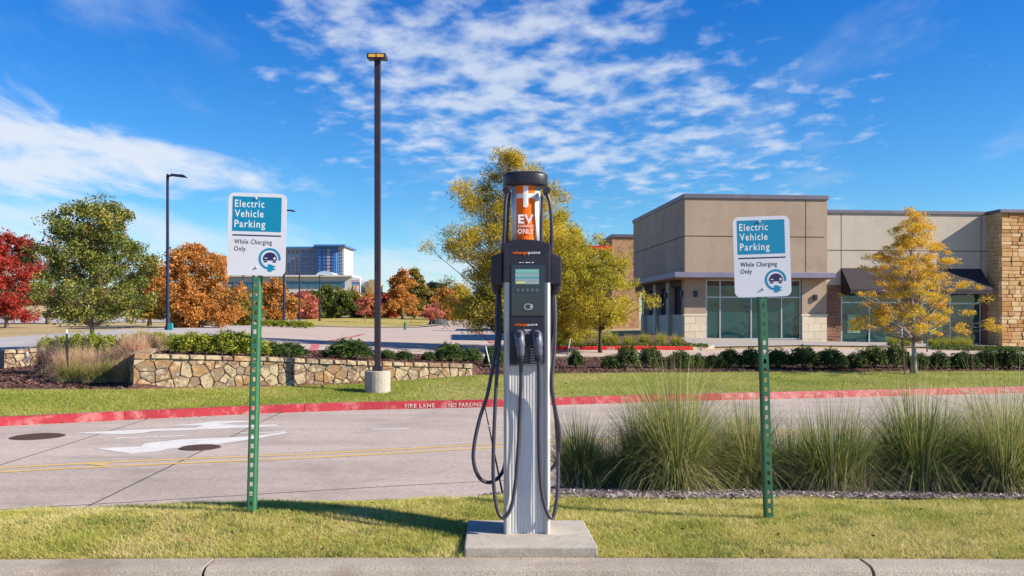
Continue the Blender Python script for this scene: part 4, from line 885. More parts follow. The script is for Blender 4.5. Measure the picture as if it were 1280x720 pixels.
# ------------------------------------------------------------------ charging station
SC = 247.0
YC = 4.25; XC = (658-640)/F*YC; ZP = H-267*YC/F
pad = B(); pd_f, pd_b = 3.997, 4.54
pad.add([((580-640)/F*pd_f, pd_f, -.05), ((748-640)/F*pd_f, pd_f, -.05), ((729.5-640)/F*pd_b, pd_b, -.05), ((585-640)/F*pd_b, pd_b, -.05),
         ((580.5-640)/F*pd_f, pd_f, ZP), ((747.5-640)/F*pd_f, pd_f, ZP), ((729.5-640)/F*pd_b, pd_b, ZP), ((585-640)/F*pd_b, pd_b, ZP)],
        [(3, 2, 1, 0), (4, 5, 6, 7), (0, 1, 5, 4), (1, 2, 6, 5), (2, 3, 7, 6), (3, 0, 4, 7)])
po = pad.build('concrete_pad', pad_c, bevel=.008, segs=2); tag(po, 'square concrete pad carrying the charging station behind the kerb', 'concrete pad')
ch = empty('charging_station', (XC, YC, ZP), 0, 'tall double charging station with orange sign, dark head and hanging cables', 'charging station')
def lx(p): return (p-658)/SC
def lz(p): return (667-p)/SC
def cbox(name, x0, x1, y0, y1, z0, z1, mt, bev=0, parent=ch, segs=2): return B().box(x0, x1, y0, y1, z0, z1).build(name, mt, parent, bevel=bev, segs=segs)
# ribbed column
col = B(); x0, x1 = lx(637), lx(681); nr = 12; P = []
for i in range(nr):
    a = x0+(x1-x0)*i/nr; w_ = (x1-x0)/nr
    P += [(a, 0.0), (a+w_*.42, 0.0), (a+w_*.5, .0035), (a+w_*.92, .0035)]
P += [(x1, 0), (x1, .17), (x0, .17)]
col.prismz(P, 0, lz(312)); col.build('column', alu2, ch, fix=True)
for a, b, s_ in ((629.5, 637, -1), (681, 688, 1)):
    q = B(); xa, xb = lx(a), lx(b)
    o_, i_ = (xa, xb) if s_ < 0 else (xb, xa)
    pl = [(i_, -.012), ((i_+o_)/2, -.016), (o_-s_*.006, -.010), (o_, .006), (o_, .17), (i_, .17)]
    if s_ > 0: pl = pl[::-1]
    q.prismz(pl, 0, lz(352)); q.build('side_rail', alu, ch)
# head housing with arched top
pts = [(lx(629), lz(353)), (lx(688), lz(353)), (lx(688), lz(307))]
for i in range(9):
    t = i/8; pts.append((lx(687-58*t), lz(304.5-5*math.sin(math.pi*t))))
pts.append((lx(629), lz(307)))
B().prism(pts, -.02, .18).build('head_housing', dkbody, ch, bevel=.006)
B().box(lx(637), lx(681), -.018, .05, lz(456), lz(352)).build('front_panel', dkbody2, ch, bevel=.003)
# display
dp = cbox('display_window', lx(639), lx(680.5), -.0235, -.015, lz(395), lz(331), glass_mat('display_glass', (34, 38, 54), .03), .003)
def emit(name, col, st):
    if name in MATS: return MATS[name]
    mt, t, p = base_mat(name); MATS[name] = mt; p.inputs['Base Color'].default_value = lin(col); p.inputs['Emission Color'].default_value = lin(col); p.inputs['Emission Strength'].default_value = st; p.inputs['Roughness'].default_value = .3; return mt
y_ = -.0262
cbox('screen', lx(644), lx(673.5), y_+.001, -.0232, lz(355.5), lz(337), emit('screen_white', (134, 152, 154), .05))
for a, b, c, d, cc in ((644.5, 673, 341.5, 338, (110, 170, 156)), (645, 673, 348, 346.2, (60, 150, 160)), (645, 656, 354.5, 352.5, (206, 206, 110)), (646, 657, 351.5, 350, (150, 150, 150)), (661, 671, 351.5, 350, (150, 150, 150))):
    cbox('screen_band', lx(a), lx(b), y_, y_+.0012, lz(c), lz(d), emit('screen_%d' % cc[0], cc, .04))
for i in range(5):
    q = B(); c_ = lx(647.5+i*5.9); z_ = lz(363); q.tube([(c_, -.0232, z_), (c_, -.027, z_)], .0085, 14); q.build('button', plugm, ch)
# card reader mark
q = B()
for r_, a0, a1 in ((.019, 0, 2*math.pi),):
    n = 24; vs = []
    for i in range(n): t = a0+(a1-a0)*i/n; vs += [(lx(660)+r_*math.cos(t), -.0245, lz(383.5)+r_*.8*math.sin(t)), (lx(660)+(r_-.0022)*math.cos(t), -.0245, lz(383.5)+(r_-.0022)*.8*math.sin(t))]
    q.add(vs, [(2*i, 2*i+1, (2*i+3) % (2*n), (2*i+2) % (2*n)) for i in range(n)])
for k, r_ in enumerate((.006, .011, .016)):
    vs = []
    for i in range(7): t = -1+2*i/6; vs += [(lx(662)+r_*math.cos(t), -.0246, lz(383.5)+r_*math.sin(t)), (lx(662)+(r_-.002)*math.cos(t), -.0246, lz(383.5)+(r_-.002)*math.sin(t))]
    q.add(vs, [(2*i, 2*i+1, 2*i+3, 2*i+2) for i in range(6)])
q.build('contactless_mark', textwhite, ch, fix=False)
cbox('faceplate', lx(637.8), lx(680.3), -.0225, -.015, lz(433), lz(396.5), dkbody2, .003)
# brand lettering: orange then white, ending in a plug sign
def brand(xc, z, wd, h, yy):
    w1, w2 = wd*.50, wd*.40
    text('lettering', 'charge', xc-wd*.46, z, h, orange, ch, y=yy, width=w1, bold=.02, spc=1.1); text('lettering', 'poin', xc+wd*.055, z, h, textwhite, ch, y=yy, width=w2*.82, bold=.02, spc=1.1)
    cbox('logo_dash', xc-wd*.54, xc-wd*.475, yy-.001, yy, z+h*.25, z+h*.42, orange)
    b = B(); xx = xc+wd*.43; b.box(xx-.001, xx+.0025, yy-.001, yy, z, z+h*.85); b.box(xx-.005, xx+.007, yy-.0011, yy, z+h*.28, z+h*.45); b.build('logo_plug', textwhite, ch, fix=False)
brand(lx(658.5), lz(317.8), .142, .014, -.0212); brand(lx(658), lz(407), .115, .0115, -.0236)
q = B()
for k, w_ in enumerate((.010, .006, .014, .008, .011)): q.box(lx(649)+k*.0155, lx(649)+k*.0155+w_, -.0206, -.0198, lz(329), lz(328.1))
q.build('small_print', textwhite, ch, fix=False)
# vents
for sx_ in (0, 1):
    for k in range(6):
        a = 639 if sx_ == 0 else 663; cbox('vent_slat', lx(a), lx(a+15.5), -.0225, -.012, lz(453.5-k*3.3), lz(452.1-k*3.3), plugm if sx_ else dkbody)
cbox('vent_frame', lx(637.5), lx(681), -.0225, -.012, lz(456.8), lz(454.8), plugm, .001)
# orange tube sign
tb = B(); cx_, rw, rd = lx(657.3), lx(675.8)-lx(657.3), .075; n = 32
def tube_y(x): t = max(-1, min(1, (x-cx_)/rw)); return .075-rd*math.sqrt(max(0, 1-t*t))
ring = [(cx_+rw*math.cos(2*math.pi*i/n), .075+rd*math.sin(2*math.pi*i/n)) for i in range(n)]
tb.prismz(ring, lz(301.5), lz(231)); tb.build('sign_tube', tubewhite, ch, smooth=True)
def curved(name, x0, x1, z0, z1, mt, off=.002, nseg=24, poly=None):
    b = B()
    vs = []
    for i in range(nseg+1):
        a = x0+(x1-x0)*i/nseg; vs += [(a, tube_y(a)-off, z0), (a, tube_y(a)-off, z1)]
    b.add(vs, [(2*i, 2*i+2, 2*i+3, 2*i+1) for i in range(nseg)])
    for i in range(0):
        a, c = x0+(x1-x0)*i/nseg, x0+(x1-x0)*(i+1)/nseg
        if poly:
            za0, za1 = poly(a); zc0, zc1 = poly(c)
        else: za0, za1, zc0, zc1 = z0, z1, z0, z1
        b.add([(a, tube_y(a)-off, za0), (c, tube_y(c)-off, zc0), (c, tube_y(c)-off, zc1), (a, tube_y(a)-off, za1)], [(0, 1, 2, 3)])
    return b.build(name, mt, ch, smooth=True, fix=False)
curved('orange_panel', lx(645.5), lx(669), lz(300.5), lz(232), orange)
curved('white_bar', lx(645.6), lx(668.9), lz(247.5), lz(242), textwhite, .004)
curved('white_stem', lx(654), lx(660.3), lz(257), lz(232.3), textwhite, .0043, 4)
q = B(); n = 12; q.add([(lx(657.15)+.0128*math.cos(math.pi+math.pi*i/n), tube_y(cx_)-.0045, lz(257)+.0105*math.sin(math.pi+math.pi*i/n)) for i in range(n+1)], [tuple(range(n+1))]); q.build('white_stem_end', textwhite, ch, fix=False)
yt_ = tube_y(lx(647))-.003
yt_ = -.0055
text('lettering', 'EV', cx_, lz(279), .042, textwhite, ch, y=yt_, width=.078, bold=.05, spc=1.14, align='CENTER')
text('lettering', 'CHARGING', cx_, lz(284.2), .0115, textwhite, ch, y=yt_, width=.080, align='CENTER', bold=.01, spc=1.1)
text('lettering', 'ONLY', cx_, lz(292.3), .0245, textwhite, ch, y=yt_, width=.082, bold=.025, spc=1.12, align='CENTER')
# cap: rounded oval lid
cp = B(); n = 40; V = []
for rr, zz_ in ((.0, 0), (.97, 0), (1.0, .006), (1.0, .052), (.985, .062), (.86, .073), (.5, .08), (0, .082)):
    V.append([(lx(657)+.115*rr*math.copysign(abs(math.cos(2*math.pi*i/n))**.75, math.cos(2*math.pi*i/n)), .075+.10*rr*math.copysign(abs(math.sin(2*math.pi*i/n))**.75, math.sin(2*math.pi*i/n)), lz(231.5)+zz_*.95) for i in range(n)])
for a in V: cp.v += a
cp.f = [(k*n+i, k*n+(i+1) % n, (k+1)*n+(i+1) % n, (k+1)*n+i) for k in range(len(V)-1) for i in range(n)]; cp.mi = [0]*len(cp.f)
cp.build('cap', dkbody2, ch, smooth=True)
# cable guides, holsters
for s_ in (-1, 1):
    hx = lambda v: lx(658)+s_*v
    pl = [(hx(.118), lz(356)), (hx(.178), lz(356)), (hx(.180), lz(353)), (hx(.180), lz(322)), (hx(.172), lz(320)), (hx(.150), lz(318)), (hx(.118), lz(315))]
    if s_ < 0: pl = pl[::-1]
    B().prism(pl, -.0, .15).build('holster', dkbody, ch, bevel=.008)
    b = B()
    for k in range(4): b.tube([(hx(.150), .06, lz(356.5+k*2.2)), (hx(.150), .06, lz(358+k*2.2))], [.034-k*.003, .033-k*.003], 16)
    b.tube([(hx(.150), .06, lz(355)), (hx(.150), .06, lz(368))], [.024, .014], 12)
    b.build('cable_boot', dkbody2, ch)
    b = B(); b.tube([(hx(.100), .03, lz(239)), (hx(.104), -.02, lz(238.5))], [.019, .017], 14); b.build('cable_guide', dkbody2, ch)
def cable(name, pts, r=.0098, mt=cable_m): 
    return B().tube(smooth_pts([(lx(a), y, lz(b)) for a, b, y in pts], 8), r, 10).build(name, mt, ch, smooth=True)
cable('cable', [(635, 238, .0), (632, 252, -.002), (630.5, 285, .0), (627.5, 322, .04)])
cable('cable', [(637, 240, .05), (635, 262, .04), (633.5, 300, .05), (632, 330, .08)], .008)
cable('cable', [(680, 239, .0), (685, 247, -.01), (688.5, 265, -.01), (689.5, 290, .0), (689, 322, .04)])
cable('cable', [(679, 242, .05), (677.5, 262, .05), (677, 300, .06), (677, 320, .08)], .008)
cable('cable', [(622, 362, .06), (620.5, 395, .05), (620, 430, .03), (610, 490, .0), (600, 522, -.01), (593, 555, -.02), (592.5, 578, -.02), (600, 598, .0), (614, 605, .05), (628, 596, .15), (634, 570, .2)])
cable('cable', [(624, 362, .07), (625, 410, .04), (621, 470, -.01), (618.5, 520, -.03), (617, 560, -.03), (617, 600, -.03), (621, 632, -.035), (629, 645, -.04), (639, 632, -.034), (644.5, 600, -.025), (648, 555, -.018), (650.5, 505, -.022), (651, 470, -.045), (651, 446, -.065)])
cable('cable', [(693.5, 362, .06), (694.5, 400, .04), (693, 440, .02), (689.5, 480, .0), (694, 510, .02), (699, 535, .03), (700, 560, .04), (696, 580, .06), (690, 592, .12), (684, 600, .2)])
cable('cable', [(692, 362, .07), (690.5, 410, .05), (688, 455, .06), (691, 490, .06), (696, 530, .05), (698, 575, .04), (697, 615, .01), (693, 640, -.02), (687.5, 645, -.032), (680, 628, -.028), (675.5, 600, -.022), (673.5, 550, -.018), (673.5, 500, -.022), (673, 470, -.045), (672.5, 446, -.065)])
# plugs in their sockets
for cxp in (649.7, 671.4):
    g = B(); c_ = lx(cxp)
    g.tube(smooth_pts([(c_-.006, -.012, lz(417.5)), (c_-.004, -.045, lz(418)), (c_, -.07, lz(424)), (c_+.003, -.075, lz(434)), (c_+.005, -.068, lz(444)), (c_+.005, -.064, lz(449))], 4),
           [.022]*4+[.026]*4+[.025]*4+[.021]*4+[.017]*4+[.013], 14)
    pg = g.build('plug', plugm, ch, smooth=True)
    b = B()
    for k in range(3): b.tube([(c_+.005, -.067, lz(443.5+k*2.6)), (c_+.005, -.066, lz(445+k*2.6))], .0205-k*.0015, 14)
    b.build('strain_relief', dkbody2, pg)
    b = B(); b.box(c_-.012, c_+.006, -.094, -.07, lz(420.5), lz(414.5)); b.build('release_latch', dkbody2, pg, bevel=.003)
    b = B(); b.tube([(c_-.004, -.010, lz(418)), (c_-.004, -.032, lz(418))], [.036, .034], 20); b.build('socket', dkbody2, ch)
cbox('label_plate', lx(652.5), lx(665.5), -.026, -.02, lz(417.8), lz(411.8), mat('label_grey', (176, 172, 172), 4, .5), .001)
q = B()
for k in range(2): q.box(lx(654), lx(664-k*2), -.0266, -.026, lz(414.4+k*1.8), lz(413.8+k*1.8))
q.build('small_print', plugm, ch, fix=False)

# ------------------------------------------------------------------ parking signs
def sign(u, yb, d, lab, lean, yaw, zsign0):
    """root at the post base; zsign0 = height of the panel's lower edge"""
    x, y = W(u, d); gz = ground(x, y)
    root = empty('parking_sign', (x, y, gz), yaw, lab, 'sign', 'electric vehicle parking signs'); root.rotation_euler = (0, lean, yaw)
    wS, hS = .305, .438; k = wS/430.0; cx0 = -.0; top = zsign0+hS
    sx_ = lambda p: (p-260)*k; sz_ = lambda p: top-(p-45)*k
    # panel with rounded corners
    r = .032; P = []
    for cx1, cz1, a0 in ((wS/2-r, top-r, 0), (-wS/2+r, top-r, 90), (-wS/2+r, zsign0+r, 180), (wS/2-r, zsign0+r, 270)):
        for i in range(7): t = R(a0+15*i); P.append((cx1+r*math.cos(t), cz1+r*math.sin(t)))
    pn = B().prism(P, -.0285, -.0260).build('sign_panel', signwhite, root)
    yf = -.0285
    def q_(name, x0, x1, z0, z1, mt, dy=.0006): return B().box(x0, x1, yf-dy, yf, z0, z1).build(name, mt, pn, fix=False)
    q_('teal_field', sx_(76), sx_(437), sz_(333), sz_(73), teal); q_('dark_rule', sx_(79), sx_(438), sz_(368), sz_(358), navy)
    for s, z, w_ in (('Electric', 152, 216), ('Vehicle', 226, 212), ('Parking', 303, 226)):
        text('lettering', s, sx_(93), sz_(z), 54*k, textwhite, pn, y=yf-.0008, width=w_*k, bold=.012, spc=1.16, depth=.0001)
    text('lettering', 'While Charging', sx_(94), sz_(428), 35*k, inkdark, pn, y=yf-.0006, width=278*k, bold=.006, spc=1.12, depth=.0001)
    text('lettering', 'Only', sx_(94), sz_(481), 35*k, inkdark, pn, y=yf-.0006, width=86*k, bold=.006, spc=1.1, depth=.0001)
    # ring, plug, car
    c_ = (sx_(358), sz_(535)); ro, ri = 81*k, 65*k; vs = []; a0, a1 = R(-8), R(262); m_ = 30
    for i in range(m_+1): t = a0+(a1-a0)*i/m_; vs += [(c_[0]+ro*math.cos(t), yf-.0008, c_[1]+ro*math.sin(t)), (c_[0]+ri*math.cos(t), yf-.0008, c_[1]+ri*math.sin(t))]
    B().add(vs, [(2*i, 2*i+1, 2*i+3, 2*i+2) for i in range(m_)]).build('charge_ring', teal, pn, fix=False)
    b = B(); b.box(sx_(346), sx_(375), yf-.001, yf, sz_(632), sz_(577)); b.box(sx_(375), sx_(388), yf-.0011, yf, sz_(622), sz_(584))
    b.box(sx_(386), sx_(403), yf-.001, yf, sz_(597), sz_(589)); b.box(sx_(386), sx_(403), yf-.001, yf, sz_(617), sz_(609)); b.build('plug_symbol', teal, pn, fix=False)
    pts_ = [(sx_(309), sz_(547)), (sx_(411), sz_(547)), (sx_(411), sz_(520))]+[(sx_(360)+46*k*math.cos(R(a)), sz_(522)+36*k*math.sin(R(a))) for a in range(10, 171, 16)]+[(sx_(309), sz_(520))]
    b = B().prism(pts_, yf-.0009, yf); b.box(sx_(316), sx_(340), yf-.0009, yf, sz_(562), sz_(551)); b.box(sx_(381), sx_(405), yf-.0009, yf, sz_(562), sz_(551)); b.build('car_symbol', navy, pn, fix=False)
    b = B(); b.box(sx_(320), sx_(340), yf-.0013, yf, sz_(534), sz_(529)); b.box(sx_(384), sx_(404), yf-.0013, yf, sz_(534), sz_(528)); b.box(sx_(391), sx_(397), yf-.0014, yf, sz_(541), sz_(521)); b.build('plus_minus', textwhite, pn, fix=False)
    for bx_, bz_ in ((247, 84), (262, 603)):
        b = B(); xx, zz_ = sx_(bx_), sz_(bz_); b.tube([(xx, yf, zz_), (xx, yf-.0015, zz_)], .0078, 18); b.tube([(xx, yf-.002, zz_), (xx, yf-.004, zz_), (xx, yf-.007, zz_)], [.006, .0056, .003], 12); b.build('bolt', steel, root, smooth=False)
    # U-channel post: a web with slots and two flanges
    b = B(); pitch = .0508; hp = top-.012; w1 = .010; t_ = .004; z = -.25; k_ = 0
    b.box(-w1-.006, -w1+.002, -.0245, -.0205, -.25, hp); b.box(w1-.002, w1+.006, -.0245, -.0205, -.25, hp)
    z = .012-pitch*5
    while z < hp-.03:
        b.box(-w1+.002, w1-.002, -.0245, -.0205, z, min(z+pitch-.024, hp)); z += pitch
    for s_ in (-1, 1):
        b.add([(s_*(w1+.006), -.0245, -.25), (s_*(w1+.013), .004, -.25), (s_*(w1+.013), .004, hp), (s_*(w1+.006), -.0245, hp),
               (s_*(w1+.002), -.0205, -.25), (s_*(w1+.009), .007, -.25), (s_*(w1+.009), .007, hp), (s_*(w1+.002), -.0205, hp)], [(0, 1, 2, 3), (4, 7, 6, 5), (0, 4, 5, 1), (3, 2, 6, 7)])
        xa, xb = sorted((s_*(w1+.009), s_*(w1+.0175))); b.box(xa, xb, .004, .008, -.25, hp)
    b.build('post', greenpost, root)
    return root
# left: panel x 285-358, y 240-345; base (314,636).  right: panel 918-988, y 268-370; base (961,645)
dL, dR = 4.50, 4.60
zL = H-(344.5-HY)*dL/F; zR_ = H-(371-HY)*dR/F
gL = ground(*W(314, dL)); gR = ground(*W(961, dR))
sign(314.5, 636, dL, 'electric vehicle parking sign on the left green post, leaning slightly right', R(1.35), R(4), zL-gL)
sign(961, 645, dR, 'electric vehicle parking sign on the right green post, in front of the shop building', R(-1.75), R(-2), zR_-gR)

# ------------------------------------------------------------------ lamps, poles, stakes
def tall_lamp():
    d = 19.3; x, y = W(472, d); zb = H-(486.5-HY)*d/F; px_ = d/F
    root = empty('light_pole', (x, y, zb), 0, 'tall square bronze light pole on a concrete base by the stone wall', 'light pole')
    b = B(); n = 24; rr = 16*px_; hb = (486.5-463.5)*px_
    b.prismz([(rr*math.cos(2*math.pi*i/n), rr*math.sin(2*math.pi*i/n)) for i in range(n)], -.3, hb); b.build('base', pad_c, root, bevel=.015)
    q = B(); q.box(-.10, .10, -rr-.004, -rr+.03, .02, hb*.85)
    B().box(-.11, .11, -.11, .11, hb, hb+.11).build('base_cover', lampm, root, bevel=.01)
    ht = (486.5-76)*px_; B().box(-.066, .066, -.066, .066, hb, ht).build('pole', lampm, root, bevel=.008)
    B().box(-.03, .03, -.072, -.05, ht*.36, ht*.36+.12).build('handhole_cover', lampm, root)
    hd = B().add([(-.21, -.22, ht-.02), (.21, -.22, ht-.02), (.21, .20, ht+.05), (-.21, .20, ht+.05), (-.21, -.22, ht+.115), (.21, -.22, ht+.115), (.21, .20, ht+.13), (-.21, .20, ht+.13)],
                [(3, 2, 1, 0), (4, 5, 6, 7), (0, 1, 5, 4), (1, 2, 6, 5), (2, 3, 7, 6), (3, 0, 4, 7)]).build('lamp_head', lampm, root, bevel=.012)
    for s_ in (-1, 1):
        B().box(s_*.092-.078, s_*.092+.078, -.232, -.20, ht+.018, ht+.085).build('lens', mat('warm_lens', (226, 176, 76), 3, .3), root)
tall_lamp()
def street_lamp(u, d, yb, yt, arm, label, mt, rpx=2.2, head=True, group='street lamps by the side street'):
    x, y = W(u, d); k = d/F; zb = ground(x, y)-.1; ht = H-(yt-HY)*k-zb
    root = empty('street_lamp', (x, y, zb), 0, label, 'street lamp', group)
    B().tube([(0, 0, 0), (0, 0, ht)], [rpx*k, rpx*.75*k], 10).build('pole', mt, root)
    B().tube([(0, 0, 0), (0, 0, .35)], [rpx*1.7*k, rpx*1.6*k], 10).build('base', mt, root)
    s_ = 1 if arm > 0 else -1; L_ = abs(arm)*k
    B().tube([(0, 0, ht-.12*L_), (s_*.22*L_, 0, ht-.06*L_)], rpx*.6*k, 6).build('arm', mt, root)
    a = .2*L_
    B().add([(s_*a, -.16, ht-.10*L_), (s_*L_, -.10, ht-.20*L_), (s_*L_, .10, ht-.20*L_), (s_*a, .16, ht-.10*L_), (s_*a, -.16, ht), (s_*L_*.8, -.12, ht-.04*L_), (s_*L_*.8, .12, ht-.04*L_), (s_*a, .16, ht)],
            [(3, 2, 1, 0), (4, 5, 6, 7), (0, 1, 5, 4), (1, 2, 6, 5), (2, 3, 7, 6), (3, 0, 4, 7)]).build('lamp_head', mt, root, bevel=.01)
street_lamp(209.5, 48, 400, 217.5, 25, 'tall dark blue street lamp in front of the orange tree', lampblue, 2.2)
street_lamp(355, 78, 395, 262, 15, 'street lamp mostly hidden behind the left sign, arm showing at its edge', lampblue, 1.5)
street_lamp(374.3, 95, 396, 341, -7, 'thin dark lamp standing left of the pinkish tree', lampblue, 1.1)
street_lamp(399.5, 100, 395, 344, 6, 'thin grey lamp in front of the broad green tree', lampblue, .9)
street_lamp(303.5, 110, 395, 344, 4, 'thin lamp showing just left of the left sign post', lampblue, .8)
street_lamp(477.5, 125, 395, 357, 3, 'small distant lamp just right of the tall light pole', lampblue, .9)
tg = mat('teal_box_paint', (40, 130, 140), 4, .6)
x, y = W(213, 47.6); B().box(-.13, .13, -.1, .1, 0, .42).build('utility_box', tg, bevel=.02).location = (x, y, ground(x, y)); tag(bpy.data.objects['utility_box'], 'small teal utility box at the foot of the dark blue street lamp', 'utility box')
def stake(x0, y0, x1, y1, d, label, wt=.25, r=.016, mt=None, tip=None):
    a = Vector((*W(x0, d), H-(y0-HY)*d/F)); b = Vector((*W(x1, d), H-(y1-HY)*d/F)); v = b-a
    root = empty('stake', a, 0, label, 'stake', 'stakes in the beds')
    B().tube([Vector((0, 0, 0)), v*(1-wt)], r, 6).build('shaft', mt or greenpost, root)
    B().tube([v*(1-wt), v], r*1.1, 6).build('tip', tip or signwhite, root)
stake(703.5, 471, 713, 423, 26.2, 'slanting green stake with white tip right of the charging station')
stake(622, 497, 607, 433, 23.0, 'slanting green stake with white tip left of the charging station', .3)
stake(85, 460, 83, 412, 19.2, 'thin black marker post with white top in front of the pink grasses', .1, .022, dkbody2)
stake(34, 454, 33.5, 440, 21.5, 'short grey pipe standing before the stone wall stub', .4, .03, steel)
stake(1131, 470, 1127, 411, 25.9, 'brown stake with pale tip left of the pale tree trunk', .18, .022, mat('rust_stake', (110, 70, 50), 4, .8))
stake(1159, 440, 1158.5, 403, 27.6, 'dark green stake with white tip right of the pale tree trunk', .22, .025)
stake(506.5, 413, 506.5, 403, 70, 'short green marker bollard at the kerb of the far lawn', .15, .12, greenpost, greenpost)

# ------------------------------------------------------------------ shop building
YAW = R(5); cY, sY = math.cos(YAW), math.sin(YAW); DB = 43.0; XB = (856-640)/F*DB
shop = empty('shop_building', (XB, DB, 0), YAW, 'tan stucco shop building with flat canopy, awning and golden stone tower', 'building')
def la(u, off=0.0):
    """local x on the plane at local y=off that shows at image column u"""
    K = (u-640)/F; x0_, y0_ = XB-sY*off, DB+cY*off
    return (K*y0_-x0_)/(cY-K*sY)
def lh(y, a, off=0.0): d = DB+sY*a+cY*off; return H-(y-HY)*d/F
def pan(name, x0, x1, z0, z1, mt, y0=0.0, y1=.08, parent=shop, bev=.0): return B().box(x0, x1, y0, y1, z0, z1).build(name, mt, parent, bevel=bev, segs=1)
a0, a1, a2, a3, a4 = 0.0, la(1034), la(1240), la(1250, -.72), la(1330, -.72)
zt = lh(247, 0); zj = lh(295, 0); zc = lh(341, 0); zt2 = lh(265, la(1034)); zbase = -.9
# structural core, set back behind the cladding
core = B(); core.box(.10, a1-.10, .12, 11.3, 2.9, zt-.1); core.build('core', seam, shop)
B().box(a1-.02, a2+.3, .35, 11.3, 3.0, zt2-.1).build('core', seam, shop)
B().box(a2+.1, a4-.1, -.60, 11, zbase, lh(264, a3)-.1).build('core', gold_in, shop)
g_ = .022
aj = la(1007)
for x0, x1 in ((0, aj), (aj, a1)):
    pan('facade_panel', x0+g_*(x0 > 0), x1-g_*(x1 < a1), zc+g_, zj-g_, stucco); pan('facade_panel', x0+g_*(x0 > 0), x1-g_*(x1 < a1), zj+g_, zt-.02, stucco)
# left flank, above the canopy
fl = [0.0, 4.2, 8.0, 11.4]
for p, q in zip(fl, fl[1:]):
    for z0, z1 in ((zc, zj), (zj, zt-.02)): B().box(0, .1, p+g_+.08*(p == 0), q-g_, z0+g_, z1-g_*(z1 < zt-.1)).build('facade_panel', stucco, shop)
B().box(a1-.08, a1, .085, 11, zt2, zt-.02).build('facade_panel', stucco, shop)
B().box(-.06, a1+.06, -.07, 11.45, zt-.02, zt+.20).build('coping', coping, shop, bevel=.012)
# canopy slab with soffit
B().box(-.78, a1+.02, -.85, 9.8, lh(347.8, 0), zc-.004).build('canopy', canopym, shop, bevel=.02)
B().box(-.70, a1-.05, -.77, 9.7, lh(347.8, 0)-.05, lh(347.8, 0)-.002).build('soffit', soffitm, shop)
zs_ = lh(347.8, 0)-.055
# lower walls
zk = lh(392.5, 0); xk = la(883)
def wall_col(x0, x1, y0, y1, zb_=zbase):
    pan('pier', x0, x1, zk, zs_, stucco, y0, y1)
    # limestone blocks in courses below
    zz = zk-.10; pan('block_cap', x0-.05, x1+.05, zk-.1, zk-.003, limest, y0-.05, y1, bev=.01); r = 0
    while zz > zb_:
        w_ = x1-x0; n_ = max(1, int(round(w_/.62))); off_ = 0 if r % 2 == 0 else .5
        ed = [x0]+[x0+w_*(i+off_)/n_ for i in range(1 if off_ == 0 else 0, n_)]+[x1]
        for p, q in zip(ed, ed[1:]):
            if q-p > .05: pan('block', p+.006, q-.006, zz-.40+.006, zz-.006, limest, y0-.03, y1-.02)
        zz -= .40; r += 1
wall_col(-.02, xk-.03, .02, .5)
xr = la(1002); wall_col(xr+.03, a1-.02, .02, .5)
# storefront glazing
def glazing(x0, x1, z0, z1, vs, hs_, yb=.16, mtg=glassd, fr=.07):
    ed = [x0]+vs+[x1]; zed = [z0]+hs_+[z1]
    win = B(); win.box(x0, x1, yb-.06, yb+.06, z1-fr, z1); win.box(x0, x1, yb-.06, yb+.06, z0, z0+fr); win.box(x0, x0+fr, yb-.055, yb+.055, z0+fr, z1-fr); win.box(x1-fr, x1, yb-.055, yb+.055, z0+fr, z1-fr)
    w_ = win.build('window', mullion, shop, fix=False)
    for v in vs: B().box(v-fr/2, v+fr/2, yb-.05, yb+.05, z0+fr, z1-fr).build('mullion', mullion, w_, fix=False)
    for p, q in zip(ed, ed[1:]):
        for h_ in hs_: B().box(p+fr/2, q-fr/2, yb-.045, yb+.045, h_-fr/2, h_+fr/2).build('transom', mullion, w_, fix=False)
        for r, s_ in zip(zed, zed[1:]):
            o = B().box(p+fr/2, q-fr/2, yb-.01, yb+.01, r+fr/2, s_-fr/2).build('pane', mtg, w_, fix=False)
    return w_
tr_z = lh(371.5, 3)
glazing(xk, xr, lh(424.5, 3), zs_, [la(901), la(940), la(978)], [tr_z])
B().box(xk-.02, xr+.02, .3, .5, zbase, zs_).build('back_wall', seam, shop)
B().box(xk-.02, xr+.02, .0, .3, zbase, lh(424.5, 3)-.01).build('sill', concrete, shop)
# left flank under the canopy: piers between dark bays
for i, yl in enumerate((.5, 3.3, 6.1, 8.9)):
    if i: B().box(.0, .35, yl-.28, yl+.28, zk, zs_).build('pier', stucco2, shop); B().box(-.04, .38, yl-.31, yl+.31, zbase, zk-.003).build('block', limest, shop)
    if i < 3:
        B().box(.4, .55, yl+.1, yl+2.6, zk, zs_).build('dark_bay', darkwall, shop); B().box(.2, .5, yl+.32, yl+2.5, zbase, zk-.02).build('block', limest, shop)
B().box(.56, .7, .5, 11, zbase, zs_).build('back_wall', seam, shop)
def sconce(x, y, z, flank=False):
    b = B(); 
    if flank: b.box(-.12, 0, y-.07, y+.07, z, z+.32)
    else: b.box(x-.09, x+.09, y-.12, y, z, z+.3)
    b.build('wall_lamp', dkbody2, shop, bevel=.02)
sconce(la(869.5), .02, lh(371, .5)); sconce(la(1019), .02, lh(375.5, 6))
for yl in (.35, 3.3, 6.1): sconce(0, yl, lh(371, .5), True)
